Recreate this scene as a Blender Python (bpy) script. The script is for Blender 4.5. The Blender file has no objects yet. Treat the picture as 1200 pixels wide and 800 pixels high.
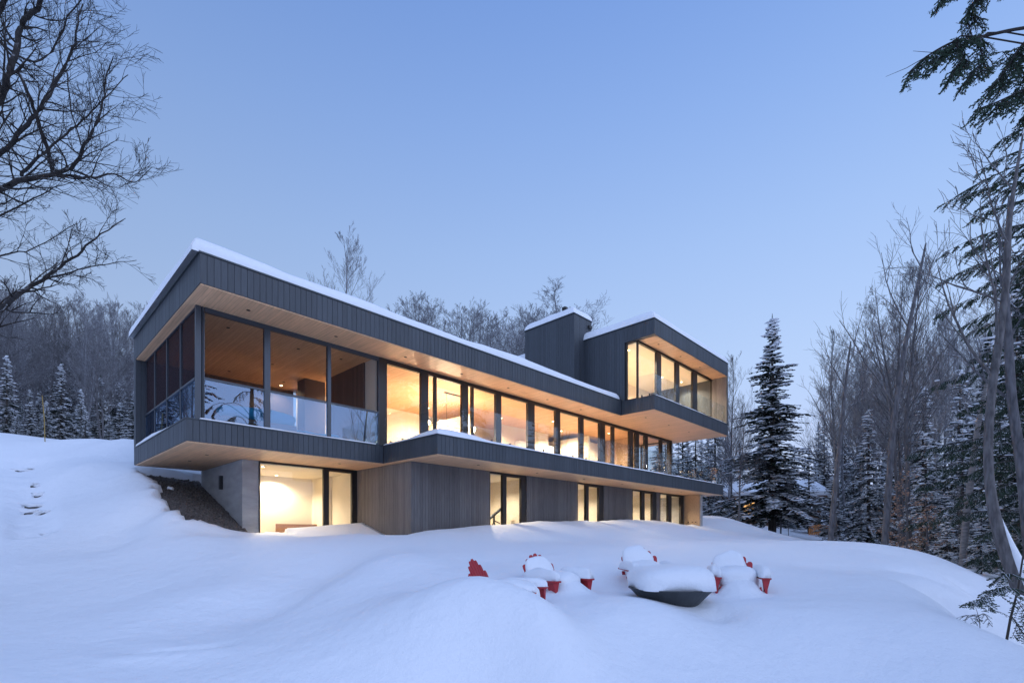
import bpy, math, random
import numpy as np
from mathutils import Vector, Matrix, noise
R = math.radians
rnd = random.Random(7)
scene = bpy.context.scene
COL = scene.collection
F = 595.0; HY = 627.0; PX = 600.0            # focal length / horizon row / centre column of the 1200 px photograph

def P(px, py, Y):                             # a point at depth Y
    return Vector(((px-PX)/F*Y, Y, (HY-py)/F*Y))

# ------------------------------------------------------------------ house frame
AX, AY = -7.374, 12.0
ANG = R(46.0)
ux, uy = math.cos(ANG), math.sin(ANG)
def H(s, t, z=0.0): return Vector((AX+ux*s-uy*t, AY+uy*s+ux*t, z))
def loc_of(x, y):
    dx, dy = x-AX, y-AY
    return dx*ux+dy*uy, -dx*uy+dy*ux
def s_at(px, t):
    b = H(0, t); k = (px-PX)/F
    return (k*b.y-b.x)/(ux-k*uy)
def t_at(px, s):
    b = H(s, 0); k = (px-PX)/F
    return (b.x-k*b.y)/(uy+k*ux)

# ------------------------------------------------------------------ mesh builder
class MB:
    def __init__(s): s.v = []; s.f = []; s.m = []; s.smooth = False
    def box(s, x0, x1, y0, y1, z0, z1, m=0):
        if x0 > x1: x0, x1 = x1, x0
        if y0 > y1: y0, y1 = y1, y0
        if z0 > z1: z0, z1 = z1, z0
        b = len(s.v)
        s.v += [(x0,y0,z0),(x1,y0,z0),(x1,y1,z0),(x0,y1,z0),(x0,y0,z1),(x1,y0,z1),(x1,y1,z1),(x0,y1,z1)]
        for q in ((0,3,2,1),(4,5,6,7),(0,1,5,4),(1,2,6,5),(2,3,7,6),(3,0,4,7)):
            s.f.append(tuple(b+i for i in q)); s.m.append(m)
        return s
    def obox(s, c, ax, ay, az, m=0):          # oriented box: centre and three half axes
        b = len(s.v); c = Vector(c)
        for k in (-1, 1):
            for i, j in ((-1,-1),(1,-1),(1,1),(-1,1)):
                s.v.append(tuple(c+Vector(ax)*i+Vector(ay)*j+Vector(az)*k))
        for q in ((0,3,2,1),(4,5,6,7),(0,1,5,4),(1,2,6,5),(2,3,7,6),(3,0,4,7)):
            s.f.append(tuple(b+i for i in q)); s.m.append(m)
    def tube(s, pts, rad, n=5, m=0, cap=True):
        b = len(s.v); N = len(pts); pts = [Vector(p) for p in pts]
        ref = Vector((0.31, 0.17, 0.93)).normalized()
        for i, p in enumerate(pts):
            d = pts[min(i+1, N-1)]-pts[max(i-1, 0)]
            d = d.normalized() if d.length > 1e-9 else Vector((0,0,1))
            a = d.cross(ref)
            a = a.normalized() if a.length > 0.05 else d.cross(Vector((1,0,0))).normalized()
            c = d.cross(a)
            r = rad[i] if hasattr(rad, '__len__') else rad
            for k in range(n):
                w = 2*math.pi*k/n
                s.v.append(tuple(p+(a*math.cos(w)+c*math.sin(w))*r))
        for i in range(N-1):
            for k in range(n):
                k2 = (k+1) % n
                s.f.append((b+i*n+k, b+i*n+k2, b+(i+1)*n+k2, b+(i+1)*n+k)); s.m.append(m)
        if cap and n >= 3:
            s.f.append(tuple(b+k for k in reversed(range(n)))); s.m.append(m)
            s.f.append(tuple(b+(N-1)*n+k for k in range(n))); s.m.append(m)
    def lathe(s, prof, n=24, c=(0,0,0), m=0):
        b = len(s.v)
        for r, z in prof:
            for k in range(n):
                w = 2*math.pi*k/n
                s.v.append((c[0]+r*math.cos(w), c[1]+r*math.sin(w), c[2]+z))
        for i in range(len(prof)-1):
            for k in range(n):
                k2 = (k+1) % n
                s.f.append((b+i*n+k, b+i*n+k2, b+(i+1)*n+k2, b+(i+1)*n+k)); s.m.append(m)
        s.f.append(tuple(b+k for k in reversed(range(n)))); s.m.append(m)
        s.f.append(tuple(b+(len(prof)-1)*n+k for k in range(n))); s.m.append(m)
    def tri(s, a, b_, c, m=0):
        b = len(s.v); s.v += [tuple(a), tuple(b_), tuple(c)]; s.f.append((b,b+1,b+2)); s.m.append(m)
    def quad(s, a, b_, c, d, m=0):
        b = len(s.v); s.v += [tuple(a), tuple(b_), tuple(c), tuple(d)]; s.f.append((b,b+1,b+2,b+3)); s.m.append(m)
    def blob(s, c, r, ex=0.7, nu=14, nv=8, wob=0.12, seed=0, m=0, rot=0.0, flat=None):
        b = len(s.v); cr, sr = math.cos(rot), math.sin(rot)
        def sp(x, e): return math.copysign(abs(x)**e, x)
        for j in range(nv+1):
            ph = -math.pi/2+math.pi*j/nv
            for i in range(nu):
                th = 2*math.pi*i/nu
                x = sp(math.cos(ph), ex)*sp(math.cos(th), ex); y = sp(math.cos(ph), ex)*sp(math.sin(th), ex); z = sp(math.sin(ph), ex)
                w = 1+wob*noise.noise(Vector((x*1.3+seed*7.1, y*1.3+seed*3.3, z*1.3+seed)))*1.6
                if flat is not None and z < 0: z *= flat
                X, Y, Z = x*r[0]*w, y*r[1]*w, z*r[2]*w
                s.v.append((c[0]+X*cr-Y*sr, c[1]+X*sr+Y*cr, c[2]+Z))
        for j in range(nv):
            for i in range(nu):
                i2 = (i+1) % nu
                s.f.append((b+j*nu+i, b+j*nu+i2, b+(j+1)*nu+i2, b+(j+1)*nu+i)); s.m.append(m)
    def build(s, name, mats, parent=None, smooth=False, loc=None):
        me = bpy.data.meshes.new(name)
        me.from_pydata(s.v, [], s.f)
        if not isinstance(mats, (list, tuple)): mats = [mats]
        for mm in mats: me.materials.append(mm)
        if len(mats) > 1: me.polygons.foreach_set('material_index', s.m)
        if smooth: me.polygons.foreach_set('use_smooth', [True]*len(s.f))
        me.update()
        o = bpy.data.objects.new(name, me); COL.objects.link(o)
        if parent: o.parent = parent
        if loc is not None: o.location = loc
        return o

def empty(name, loc=(0,0,0), rz=0.0, sc=1.0):
    o = bpy.data.objects.new(name, None); COL.objects.link(o)
    o.location = loc; o.rotation_euler = (0,0,rz); o.scale = (sc,sc,sc); o.empty_display_size = .2
    return o
def tag(o, label=None, cat=None, group=None, kind=None):
    if label: o['label'] = label
    if cat: o['category'] = cat
    if group: o['group'] = group
    if kind: o['kind'] = kind
    return o
def copy_tree(o, parent=None):
    c = o.copy(); COL.objects.link(c)
    if parent: c.parent = parent
    for ch in [x for x in KIDS.get(o.name, [])]: copy_tree(ch, c)
    return c
KIDS = {}
def index_kids(o):
    KIDS[o.name] = list(o.children)
    for c in o.children: index_kids(c)

# ------------------------------------------------------------------ materials
def nmat(name):
    m = bpy.data.materials.new(name); m.use_nodes = True
    nt = m.node_tree; b = nt.nodes['Principled BSDF']
    return m, nt, b
def N(nt, t, **kw):
    n = nt.nodes.new(t)
    for k, v in kw.items(): setattr(n, k, v)
    return n
def simple(name, col, rough=.6, metal=0, spec=.5, var=0.0, vscale=4.0, bump=0.0, bscale=30.0, stretch=(1,1,1), emis=None, es=0, island=0.0):
    m, nt, b = nmat(name)
    b.inputs['Base Color'].default_value = (*col, 1); b.inputs['Roughness'].default_value = rough
    b.inputs['Metallic'].default_value = metal; b.inputs['Specular IOR Level'].default_value = spec
    tc = N(nt, 'ShaderNodeTexCoord'); mp = N(nt, 'ShaderNodeMapping'); mp.inputs['Scale'].default_value = stretch
    nt.links.new(tc.outputs['Object'], mp.inputs['Vector'])
    fac = None
    if var > 0 or island > 0:
        no = N(nt, 'ShaderNodeTexNoise'); no.inputs['Scale'].default_value = vscale; no.inputs['Detail'].default_value = 6
        nt.links.new(mp.outputs[0], no.inputs['Vector'])
        mr = N(nt, 'ShaderNodeMapRange'); mr.inputs['From Min'].default_value = .25; mr.inputs['From Max'].default_value = .75
        mr.inputs['To Min'].default_value = 1-var; mr.inputs['To Max'].default_value = 1+var
        nt.links.new(no.outputs['Fac'], mr.inputs['Value'])
        out = mr.outputs[0]
        if island > 0:
            g = N(nt, 'ShaderNodeNewGeometry'); m2 = N(nt, 'ShaderNodeMapRange')
            m2.inputs['To Min'].default_value = 1-island; m2.inputs['To Max'].default_value = 1+island
            nt.links.new(g.outputs['Random Per Island'], m2.inputs['Value'])
            mu = N(nt, 'ShaderNodeMath', operation='MULTIPLY'); nt.links.new(out, mu.inputs[0]); nt.links.new(m2.outputs[0], mu.inputs[1]); out = mu.outputs[0]
        vm = N(nt, 'ShaderNodeVectorMath', operation='SCALE'); vm.inputs[0].default_value = col
        nt.links.new(out, vm.inputs['Scale']); nt.links.new(vm.outputs[0], b.inputs['Base Color'])
    if bump > 0:
        n2 = N(nt, 'ShaderNodeTexNoise'); n2.inputs['Scale'].default_value = bscale; n2.inputs['Detail'].default_value = 5
        nt.links.new(mp.outputs[0], n2.inputs['Vector'])
        bp = N(nt, 'ShaderNodeBump'); bp.inputs['Strength'].default_value = bump; bp.inputs['Distance'].default_value = .02
        nt.links.new(n2.outputs['Fac'], bp.inputs['Height']); nt.links.new(bp.outputs[0], b.inputs['Normal'])
    if emis:
        b.inputs['Emission Color'].default_value = (*emis, 1); b.inputs['Emission Strength'].default_value = es
    return m

def snow_mat(name='snow'):
    m, nt, b = nmat(name)
    b.inputs['Base Color'].default_value = (.87,.885,.91,1); b.inputs['Roughness'].default_value = .55
    b.inputs['Specular IOR Level'].default_value = .25
    tc = N(nt, 'ShaderNodeTexCoord')
    n1 = N(nt, 'ShaderNodeTexNoise'); n1.inputs['Scale'].default_value = 2.4; n1.inputs['Detail'].default_value = 8; n1.inputs['Roughness'].default_value = .62
    n2 = N(nt, 'ShaderNodeTexNoise'); n2.inputs['Scale'].default_value = 55; n2.inputs['Detail'].default_value = 4
    nt.links.new(tc.outputs['Object'], n1.inputs['Vector']); nt.links.new(tc.outputs['Object'], n2.inputs['Vector'])
    b1 = N(nt, 'ShaderNodeBump'); b1.inputs['Strength'].default_value = .9; b1.inputs['Distance'].default_value = .06
    b2 = N(nt, 'ShaderNodeBump'); b2.inputs['Strength'].default_value = .4; b2.inputs['Distance'].default_value = .012
    nt.links.new(n1.outputs['Fac'], b1.inputs['Height']); nt.links.new(n2.outputs['Fac'], b2.inputs['Height'])
    nt.links.new(b1.outputs[0], b2.inputs['Normal']); nt.links.new(b2.outputs[0], b.inputs['Normal'])
    return m
SNOW = snow_mat()
def bark_mat(name, col, frost=.5, rough=.9, var=.35, band=False):
    m, nt, b = nmat(name); b.inputs['Roughness'].default_value = rough; b.inputs['Specular IOR Level'].default_value = .2
    tc = N(nt, 'ShaderNodeTexCoord'); mp = N(nt, 'ShaderNodeMapping'); mp.inputs['Scale'].default_value = (9,9,2) if not band else (3,3,14)
    nt.links.new(tc.outputs['Object'], mp.inputs['Vector'])
    no = N(nt, 'ShaderNodeTexNoise'); no.inputs['Scale'].default_value = 1.5; no.inputs['Detail'].default_value = 6
    nt.links.new(mp.outputs[0], no.inputs['Vector'])
    cr = N(nt, 'ShaderNodeValToRGB')
    cr.color_ramp.elements[0].position = .35; cr.color_ramp.elements[0].color = (*[c*(1-var) for c in col], 1)
    cr.color_ramp.elements[1].position = .65; cr.color_ramp.elements[1].color = (*[c*(1+var) for c in col], 1)
    nt.links.new(no.outputs['Fac'], cr.inputs[0])
    g = N(nt, 'ShaderNodeNewGeometry'); sx = N(nt, 'ShaderNodeSeparateXYZ'); nt.links.new(g.outputs['Normal'], sx.inputs[0])
    n3 = N(nt, 'ShaderNodeTexNoise'); n3.inputs['Scale'].default_value = 5; nt.links.new(tc.outputs['Object'], n3.inputs['Vector'])
    ad = N(nt, 'ShaderNodeMath', operation='ADD'); nt.links.new(sx.outputs[2], ad.inputs[0]); nt.links.new(n3.outputs['Fac'], ad.inputs[1])
    mr = N(nt, 'ShaderNodeMapRange'); mr.inputs['From Min'].default_value = 1.15; mr.inputs['From Max'].default_value = 1.3
    mr.inputs['To Max'].default_value = frost
    nt.links.new(ad.outputs[0], mr.inputs['Value'])
    mx = N(nt, 'ShaderNodeMix', data_type='RGBA'); nt.links.new(mr.outputs[0], mx.inputs[0]); nt.links.new(cr.outputs[0], mx.inputs[6])
    mx.inputs[7].default_value = (.8,.82,.85,1)
    nt.links.new(mx.outputs[2], b.inputs['Base Color'])
    bp = N(nt, 'ShaderNodeBump'); bp.inputs['Strength'].default_value = .6; bp.inputs['Distance'].default_value = .03
    nt.links.new(no.outputs['Fac'], bp.inputs['Height']); nt.links.new(bp.outputs[0], b.inputs['Normal'])
    return m
def leaf_mat(name, col, var=.4):
    m, nt, b = nmat(name); b.inputs['Roughness'].default_value = .6; b.inputs['Specular IOR Level'].default_value = .25
    g = N(nt, 'ShaderNodeNewGeometry'); mr = N(nt, 'ShaderNodeMapRange'); mr.inputs['To Min'].default_value = 1-var; mr.inputs['To Max'].default_value = 1+var
    nt.links.new(g.outputs['Random Per Island'], mr.inputs['Value'])
    vm = N(nt, 'ShaderNodeVectorMath', operation='SCALE'); vm.inputs[0].default_value = col
    nt.links.new(mr.outputs[0], vm.inputs['Scale']); nt.links.new(vm.outputs[0], b.inputs['Base Color'])
    return m
def plank_mat(name, col, width=.1, axis='X', rough=.5, island=.12):
    # boards of the given width laid along the other axis: thin joints and a slightly different tone per board
    m, nt, b = nmat(name); b.inputs['Roughness'].default_value = rough; b.inputs['Specular IOR Level'].default_value = .35
    tc = N(nt, 'ShaderNodeTexCoord'); sx = N(nt, 'ShaderNodeSeparateXYZ'); nt.links.new(tc.outputs['Object'], sx.inputs[0])
    dv = N(nt, 'ShaderNodeMath', operation='DIVIDE'); nt.links.new(sx.outputs['XYZ'.index(axis)], dv.inputs[0]); dv.inputs[1].default_value = width
    fl = N(nt, 'ShaderNodeMath', operation='FLOOR'); nt.links.new(dv.outputs[0], fl.inputs[0])
    fr = N(nt, 'ShaderNodeMath', operation='FRACT'); nt.links.new(dv.outputs[0], fr.inputs[0])
    wn = N(nt, 'ShaderNodeTexWhiteNoise', noise_dimensions='1D'); nt.links.new(fl.outputs[0], wn.inputs['W'])
    mr = N(nt, 'ShaderNodeMapRange'); mr.inputs['To Min'].default_value = 1-island; mr.inputs['To Max'].default_value = 1+island
    nt.links.new(wn.outputs['Value'], mr.inputs['Value'])
    jt = N(nt, 'ShaderNodeMath', operation='GREATER_THAN'); nt.links.new(fr.outputs[0], jt.inputs[0]); jt.inputs[1].default_value = .94
    jm = N(nt, 'ShaderNodeMapRange'); jm.inputs['To Min'].default_value = 1; jm.inputs['To Max'].default_value = .55; nt.links.new(jt.outputs[0], jm.inputs['Value'])
    mp = N(nt, 'ShaderNodeMapping'); mp.inputs['Scale'].default_value = (14,1.2,14) if axis == 'X' else (1.2,14,14)
    nt.links.new(tc.outputs['Object'], mp.inputs['Vector'])
    no = N(nt, 'ShaderNodeTexNoise'); no.inputs['Scale'].default_value = 1.5; no.inputs['Detail'].default_value = 6; nt.links.new(mp.outputs[0], no.inputs['Vector'])
    m3 = N(nt, 'ShaderNodeMapRange'); m3.inputs['From Min'].default_value = .3; m3.inputs['From Max'].default_value = .7; m3.inputs['To Min'].default_value = .88; m3.inputs['To Max'].default_value = 1.12
    nt.links.new(no.outputs['Fac'], m3.inputs['Value'])
    a = N(nt, 'ShaderNodeMath', operation='MULTIPLY'); nt.links.new(mr.outputs[0], a.inputs[0]); nt.links.new(jm.outputs[0], a.inputs[1])
    c = N(nt, 'ShaderNodeMath', operation='MULTIPLY'); nt.links.new(a.outputs[0], c.inputs[0]); nt.links.new(m3.outputs[0], c.inputs[1])
    vm = N(nt, 'ShaderNodeVectorMath', operation='SCALE'); vm.inputs[0].default_value = col
    nt.links.new(c.outputs[0], vm.inputs['Scale']); nt.links.new(vm.outputs[0], b.inputs['Base Color'])
    return m
def glass_mat(name, base=0.0, gain=1.8, tint=(.95,.97,.97), rough=0.0):
    m = bpy.data.materials.new(name); m.use_nodes = True; nt = m.node_tree; nt.nodes.clear()
    out = N(nt, 'ShaderNodeOutputMaterial'); mx = N(nt, 'ShaderNodeMixShader')
    tr = N(nt, 'ShaderNodeBsdfTransparent'); tr.inputs[0].default_value = (*tint, 1)
    gl = N(nt, 'ShaderNodeBsdfGlossy'); gl.inputs['Roughness'].default_value = rough; gl.inputs[0].default_value = (.5,.66,.9,1) if name == 'reflective_guard_glass' else (.95,.97,1,1)
    g = N(nt, 'ShaderNodeNewGeometry'); dp = N(nt, 'ShaderNodeVectorMath', operation='DOT_PRODUCT'); nt.links.new(g.outputs['Normal'], dp.inputs[0]); nt.links.new(g.outputs['Incoming'], dp.inputs[1])
    ab = N(nt, 'ShaderNodeMath', operation='ABSOLUTE'); nt.links.new(dp.outputs['Value'], ab.inputs[0])
    sb = N(nt, 'ShaderNodeMath', operation='SUBTRACT'); sb.inputs[0].default_value = 1; nt.links.new(ab.outputs[0], sb.inputs[1])
    pw = N(nt, 'ShaderNodeMath', operation='POWER'); nt.links.new(sb.outputs[0], pw.inputs[0]); pw.inputs[1].default_value = 5
    fr = N(nt, 'ShaderNodeMath', operation='MULTIPLY_ADD'); nt.links.new(pw.outputs[0], fr.inputs[0]); fr.inputs[1].default_value = .96; fr.inputs[2].default_value = .04
    ma = N(nt, 'ShaderNodeMath', operation='MULTIPLY_ADD'); ma.use_clamp = True; ma.inputs[1].default_value = gain; ma.inputs[2].default_value = base
    nt.links.new(fr.outputs[0], ma.inputs[0]); nt.links.new(ma.outputs[0], mx.inputs[0])
    nt.links.new(tr.outputs[0], mx.inputs[1]); nt.links.new(gl.outputs[0], mx.inputs[2]); nt.links.new(mx.outputs[0], out.inputs[0])
    return m
def screen_mat(name, dens, col):
    m = bpy.data.materials.new(name); m.use_nodes = True; nt = m.node_tree; nt.nodes.clear()
    out = N(nt, 'ShaderNodeOutputMaterial'); mx = N(nt, 'ShaderNodeMixShader'); mx.inputs[0].default_value = dens
    tr = N(nt, 'ShaderNodeBsdfTransparent'); df = N(nt, 'ShaderNodeBsdfDiffuse'); df.inputs[0].default_value = (*col, 1)
    nt.links.new(tr.outputs[0], mx.inputs[1]); nt.links.new(df.outputs[0], mx.inputs[2]); nt.links.new(mx.outputs[0], out.inputs[0])
    return m

M = {}
M['clad'] = simple('dark_board', (.050,.058,.068), .55, var=.14, vscale=3, bump=.25, bscale=9, stretch=(6,6,.8), island=.13)
M['clad2'] = simple('charcoal_board', (.05,.055,.06), .5, var=.14, vscale=3, bump=.2, bscale=9, stretch=(6,6,.8), island=.12)
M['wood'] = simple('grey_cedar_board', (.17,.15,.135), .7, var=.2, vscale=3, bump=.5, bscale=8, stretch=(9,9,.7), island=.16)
M['wood_f'] = simple('shaded_cedar_board', (.125,.117,.115), .7, var=.22, vscale=3, bump=.5, bscale=8, stretch=(9,9,.7), island=.16)  # same cedar as above, the front's dimmer light put into the colour
M['gap'] = simple('board_backing', (.03,.03,.034), .8)
M['flash'] = simple('metal_flashing', (.05,.06,.07), .35, metal=.6)
M['frame'] = simple('dark_bronze_frame', (.03,.026,.024), .4, metal=.3)
M['steel'] = simple('grey_steel', (.06,.07,.085), .4, metal=.3)
M['soffit'] = plank_mat('pale_wood_soffit', (.70,.43,.25), .1, 'X', .45, .07)
M['lining'] = plank_mat('warm_wood_lining', (.46,.31,.19), .12, 'Y', .5, .1)
M['conc'] = simple('board_formed_concrete', (.33,.33,.33), .8, var=.2, vscale=1.6, bump=.5, bscale=10, stretch=(1,1,3))
M['plaster'] = simple('cream_plaster', (.78,.71,.58), .8, var=.03, vscale=2)
M['white'] = simple('white_lacquer', (.8,.79,.76), .4)
M['floor'] = plank_mat('oak_floor', (.42,.29,.18), .14, 'Y', .4, .12)
M['dwall'] = plank_mat('dark_wood_wall', (.11,.07,.055), .14, 'X', .6, .15)
M['dwall2'] = plank_mat('dark_wood_partition', (.13,.085,.07), .14, 'Y', .6, .15)
M['glass'] = glass_mat('window_glass', 0.0, .6)
M['guard'] = glass_mat('guard_glass', 0.02, .9, (.93,.96,.96))
M['mirror'] = glass_mat('reflective_guard_glass', 0.10, 1.0, (.72,.8,.86))
M['screen'] = screen_mat('insect_screen', .14, (.03,.025,.025))
M['screen2'] = screen_mat('dense_insect_screen', .62, (.045,.035,.04))
M['gravel'] = simple('gravel', (.12,.105,.095), .95, var=.75, vscale=14, bump=1.0, bscale=22)
M['red'] = simple('red_painted_resin', (.42,.022,.03), .5, var=.1, vscale=20)
M['bowl'] = simple('blackened_steel', (.05,.055,.06), .55, metal=.4, var=.2, vscale=6)
M['bulb'] = simple('warm_bulb', (1,.9,.7), .4, emis=(1,.78,.45), es=28)
M['teal'] = simple('turquoise_canvas', (.03,.32,.45), .8, bump=.5, bscale=12)
M['bark'] = bark_mat('dark_bark', (.07,.06,.053), .65)
M['bark_g'] = bark_mat('grey_bark', (.125,.12,.125), .85)
M['birch'] = bark_mat('pale_birch_bark', (.24,.22,.21), .6, band=True, var=.3)
M['bark_p'] = bark_mat('pale_grey_bark', (.13,.12,.118), .7)
M['frosty'] = bark_mat('hazed_frosted_bark', (.20,.20,.215), .95)  # frosted, with the base paled in place of air haze on far trees
M['bark_near'] = bark_mat('near_branch_bark', (.035,.03,.028), .35)
M['needle'] = leaf_mat('spruce_needles', (.022,.038,.026))
M['needle2'] = leaf_mat('hemlock_needles', (.035,.062,.036))
M['tan'] = leaf_mat('dry_beech_leaves', (.34,.2,.13), .3)
M['yellow'] = simple('yellow_stake_paint', (.3,.2,.05), .6)
M['stone'] = simple('dark_stone_tread', (.06,.055,.05), .8, bump=.4)
M['log'] = simple('log_wall', (.12,.07,.045), .8, var=.2)
M['litwin'] = simple('lit_curtain', (.8,.6,.3), .8, emis=(1,.5,.14), es=1.6)
M['black'] = simple('matt_black', (.02,.02,.02), .5)
M['walnut'] = simple('walnut', (.25,.12,.06), .5, var=.2, stretch=(1,8,8))
M['fabric'] = simple('grey_fabric', (.2,.19,.18), .9, bump=.3, bscale=60)

# ------------------------------------------------------------------ terrain
CP = []
def cp(px, py, Y): p = P(px, py, Y); CP.append((p.x, p.y, p.z))
def cw(x, y, z): CP.append((x, y, z))
def ch(s, t, z): p = H(s, t); CP.append((p.x, p.y, z))
# near field
for px, py in ((-500,800),(-200,800),(0,805),(200,812),(400,806),(600,800),(800,802),(1000,812)): cp(px, py, 5)
for x in (-20,-8,0,6): cw(x, 1, -1.7); cw(x, -12, -2.2)
cw(8,2,-2.2); cw(16,2,-2.6); cw(24,-8,-3)
# left field
for px in (-300,-100,40,160): cp(px, 748, 7); cp(px, 700, 9.2); cp(px, 659, 11.4); cp(px, 628.5, 13.6)
cp(260,745,6.8); cp(260,692,9.0); cp(260,655,11); cp(250,629,13.4)
cp(330,722,8.3); cp(390,682,9.8); cp(310,737,6.6); cp(370,693,7.9); cp(430,657,9.0); cp(430,697,7.0); cp(350,640,12); cp(340,628,14.4)
# central mound in front of the chairs
cp(380,740,6.0); cp(480,649,8.8); cp(500,690,6.5); cp(520,646,9.8); cp(450,640,12)
cp(420,626,15); cp(540,700,6.6); cp(560,681,7.2); cp(590,690,5.5); cp(625,712,5.15); cp(545,672,6.0); cp(560,655,9.3)
cp(700,712,6.2); cp(752,705,6.5); cp(783,716,6.25); cp(813,729,6.15); cp(838,733,6.4); cp(700,760,5.3); cp(862,704,7.2); cp(640,716,6.0)
# round the chairs
cp(680,690,7.9); cp(720,692,7.9); cp(620,665,8.6); cp(700,652,10); cp(600,640,11.5)
cp(790,672,8.8); cp(870,692,7.8); cp(930,690,7.6); cp(860,716,6.6); cp(950,730,6); cp(940,660,10)
cp(800,648,11); cp(700,638,13); cp(900,645,12.5)
# in front of the house
cp(360,630,15.6); cp(440,634,16.2); cp(500,621,16.0); cp(560,617.5,17.4); cp(620,612.5,19.1); cp(680,613.5,21); cp(730,613,22.8); cp(790,614,25.6); cp(822,621,27.6); cp(460,630,15.4)
cp(620,634,15.5); cp(740,632,17); cp(840,632,18); cp(760,624,21); cp(860,627,24)
# right field and its edge
cp(1000,665,9.5); cp(1080,690,7.6); cp(1000,742,5.8); cp(1040,706,6.6); cp(1110,735,5.7); cp(1190,785,5.0)
cp(1000,638,16); cp(1060,642,14.5); cp(1100,650,13); cp(1140,667,11.8); cp(1100,672,9.8); cp(1120,690,8.4)
cp(1170,765,7.4); cp(1210,790,7.5); cp(1160,707,9.6); cp(1190,735,9); cp(1200,700,12); cp(1180,684,14); cp(1250,720,12)
cp(950,637,22); cp(1000,647,24); cp(1080,660,22); cp(1150,668,20); cp(1230,672,19)
# right of the house
cp(842,606,33.5); cp(860,612,32); cp(845,622,29.5); cp(880,625,30); cp(910,627,36); cp(960,634,32); cp(880,612,46); cp(930,612,50); cp(1000,636,38); cp(1100,640,38); cp(1200,645,36)
cw(20,60,3); cw(45,60,2); cw(70,50,0); cw(40,36,-1); cw(40,15,-3); cw(60,110,8); cw(20,110,10); cw(-20,110,16); cw(110,110,8); cw(120,20,-3)
# left hill
for px, py, Y in ((-300,560,14),(-300,480,20),(-60,505,24),(0,508,24),(30,513,23.5),(60,516,23),(100,513.5,22),(150,514,21),(0,560,17.6),(60,575,16.6),(110,575,16.4),(0,606,14.8),(100,610,14.6),(170,606,14.8),(-100,570,17),(130,540,18.8),(40,545,19)):
    cp(px, py, Y)
for t in (2.2,3.2,4.5,6,7.5): ch(-.25, t, .20+.36*(t-2.2)); ch(2.2, t, .05+.37*(t-2.2))
ch(.2,.8,-.02); ch(2,1.2,.02); ch(4,1.8,.03); ch(3.6,.2,.0)
for s in (-1,3,8,14,20,25): ch(s, 9.5, 2.6+.03*s); ch(s, 14, 3.7)
ch(30,9,2.0); ch(32,3,.9)
cw(-30,30,4.9); cw(-45,20,6); cw(-20,30,4.6); cw(-28,40,5.0); cw(-14,32,4.6); cw(-35,55,6); cw(-60,100,12); cw(-90,30,12); cw(-60,5,5); cw(-5,45,5.5); cw(-5,70,7); cw(10,45,3.5)
for p in ((-150,-60,-2),(150,-60,-4),(-160,200,28),(160,220,12),(0,240,22),(0,-80,-4)): cw(*p)
cpa = np.array(CP)
def rbf_solve():
    d = np.sqrt(((cpa[:,None,:2]-cpa[None,:,:2])**2).sum(-1)+.3)
    n = len(cpa); A = np.zeros((n+3, n+3)); A[:n,:n] = d - np.eye(n)*0.03
    A[:n,n] = 1; A[:n,n+1:] = cpa[:,:2]; A[n,:n] = 1; A[n+1:,:n] = cpa[:,:2].T
    b = np.zeros(n+3); b[:n] = cpa[:,2]
    return np.linalg.solve(A, b)
W = rbf_solve()
# garden chairs: seat centre, turn about the vertical, ground height, snow height over the seat
CHG = [(-.02,6.35,R(74),-1.25,.48),(.68,7.75,R(38),-1.24,.58),(2.24,8.35,R(6),-1.14,.52),(3.54,8.0,R(-14),-1.22,.58)]
def base_z(x, y):
    d = np.sqrt((x-cpa[:,0])**2+(y-cpa[:,1])**2+.3); n = len(cpa)
    return float(d@W[:n]+W[n]+W[n+1]*x+W[n+2]*y)
def hit(px, py):
    for Y in np.arange(4.5, 40, .05):
        p = P(px, py, Y)
        if base_z(p.x, Y) >= p.z: return p.x, Y
    return p.x, Y
HOLLOWS = [(*hit(1098,692), .40, .20, .20), (*hit(1120,703), .30, .22, .22), (*hit(1135,690), .28, .25, .20), (*hit(1078,668), .5, .3, .10), (*hit(845,719), .22, .22, .14), (*hit(85,734), .05, .05, .04), (*hit(1060,650), .9, .5, .10)]
HX, HYY = hit(205, 766)
def ss(x): x = np.clip(x, 0, 1); return x*x*(3-2*x)
def vnoise(x, y, sc, seed):
    out = np.zeros_like(x); r = np.random.RandomState(seed)
    for k in range(7):
        a = r.uniform(0, 2*np.pi); f = sc*r.uniform(.6, 1.7); ph = r.uniform(0, 6.28)
        out += np.sin((x*np.cos(a)+y*np.sin(a))*f+ph+.8*np.sin((x*np.sin(a)-y*np.cos(a))*f*.7+ph*2))/7
    return out
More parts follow.
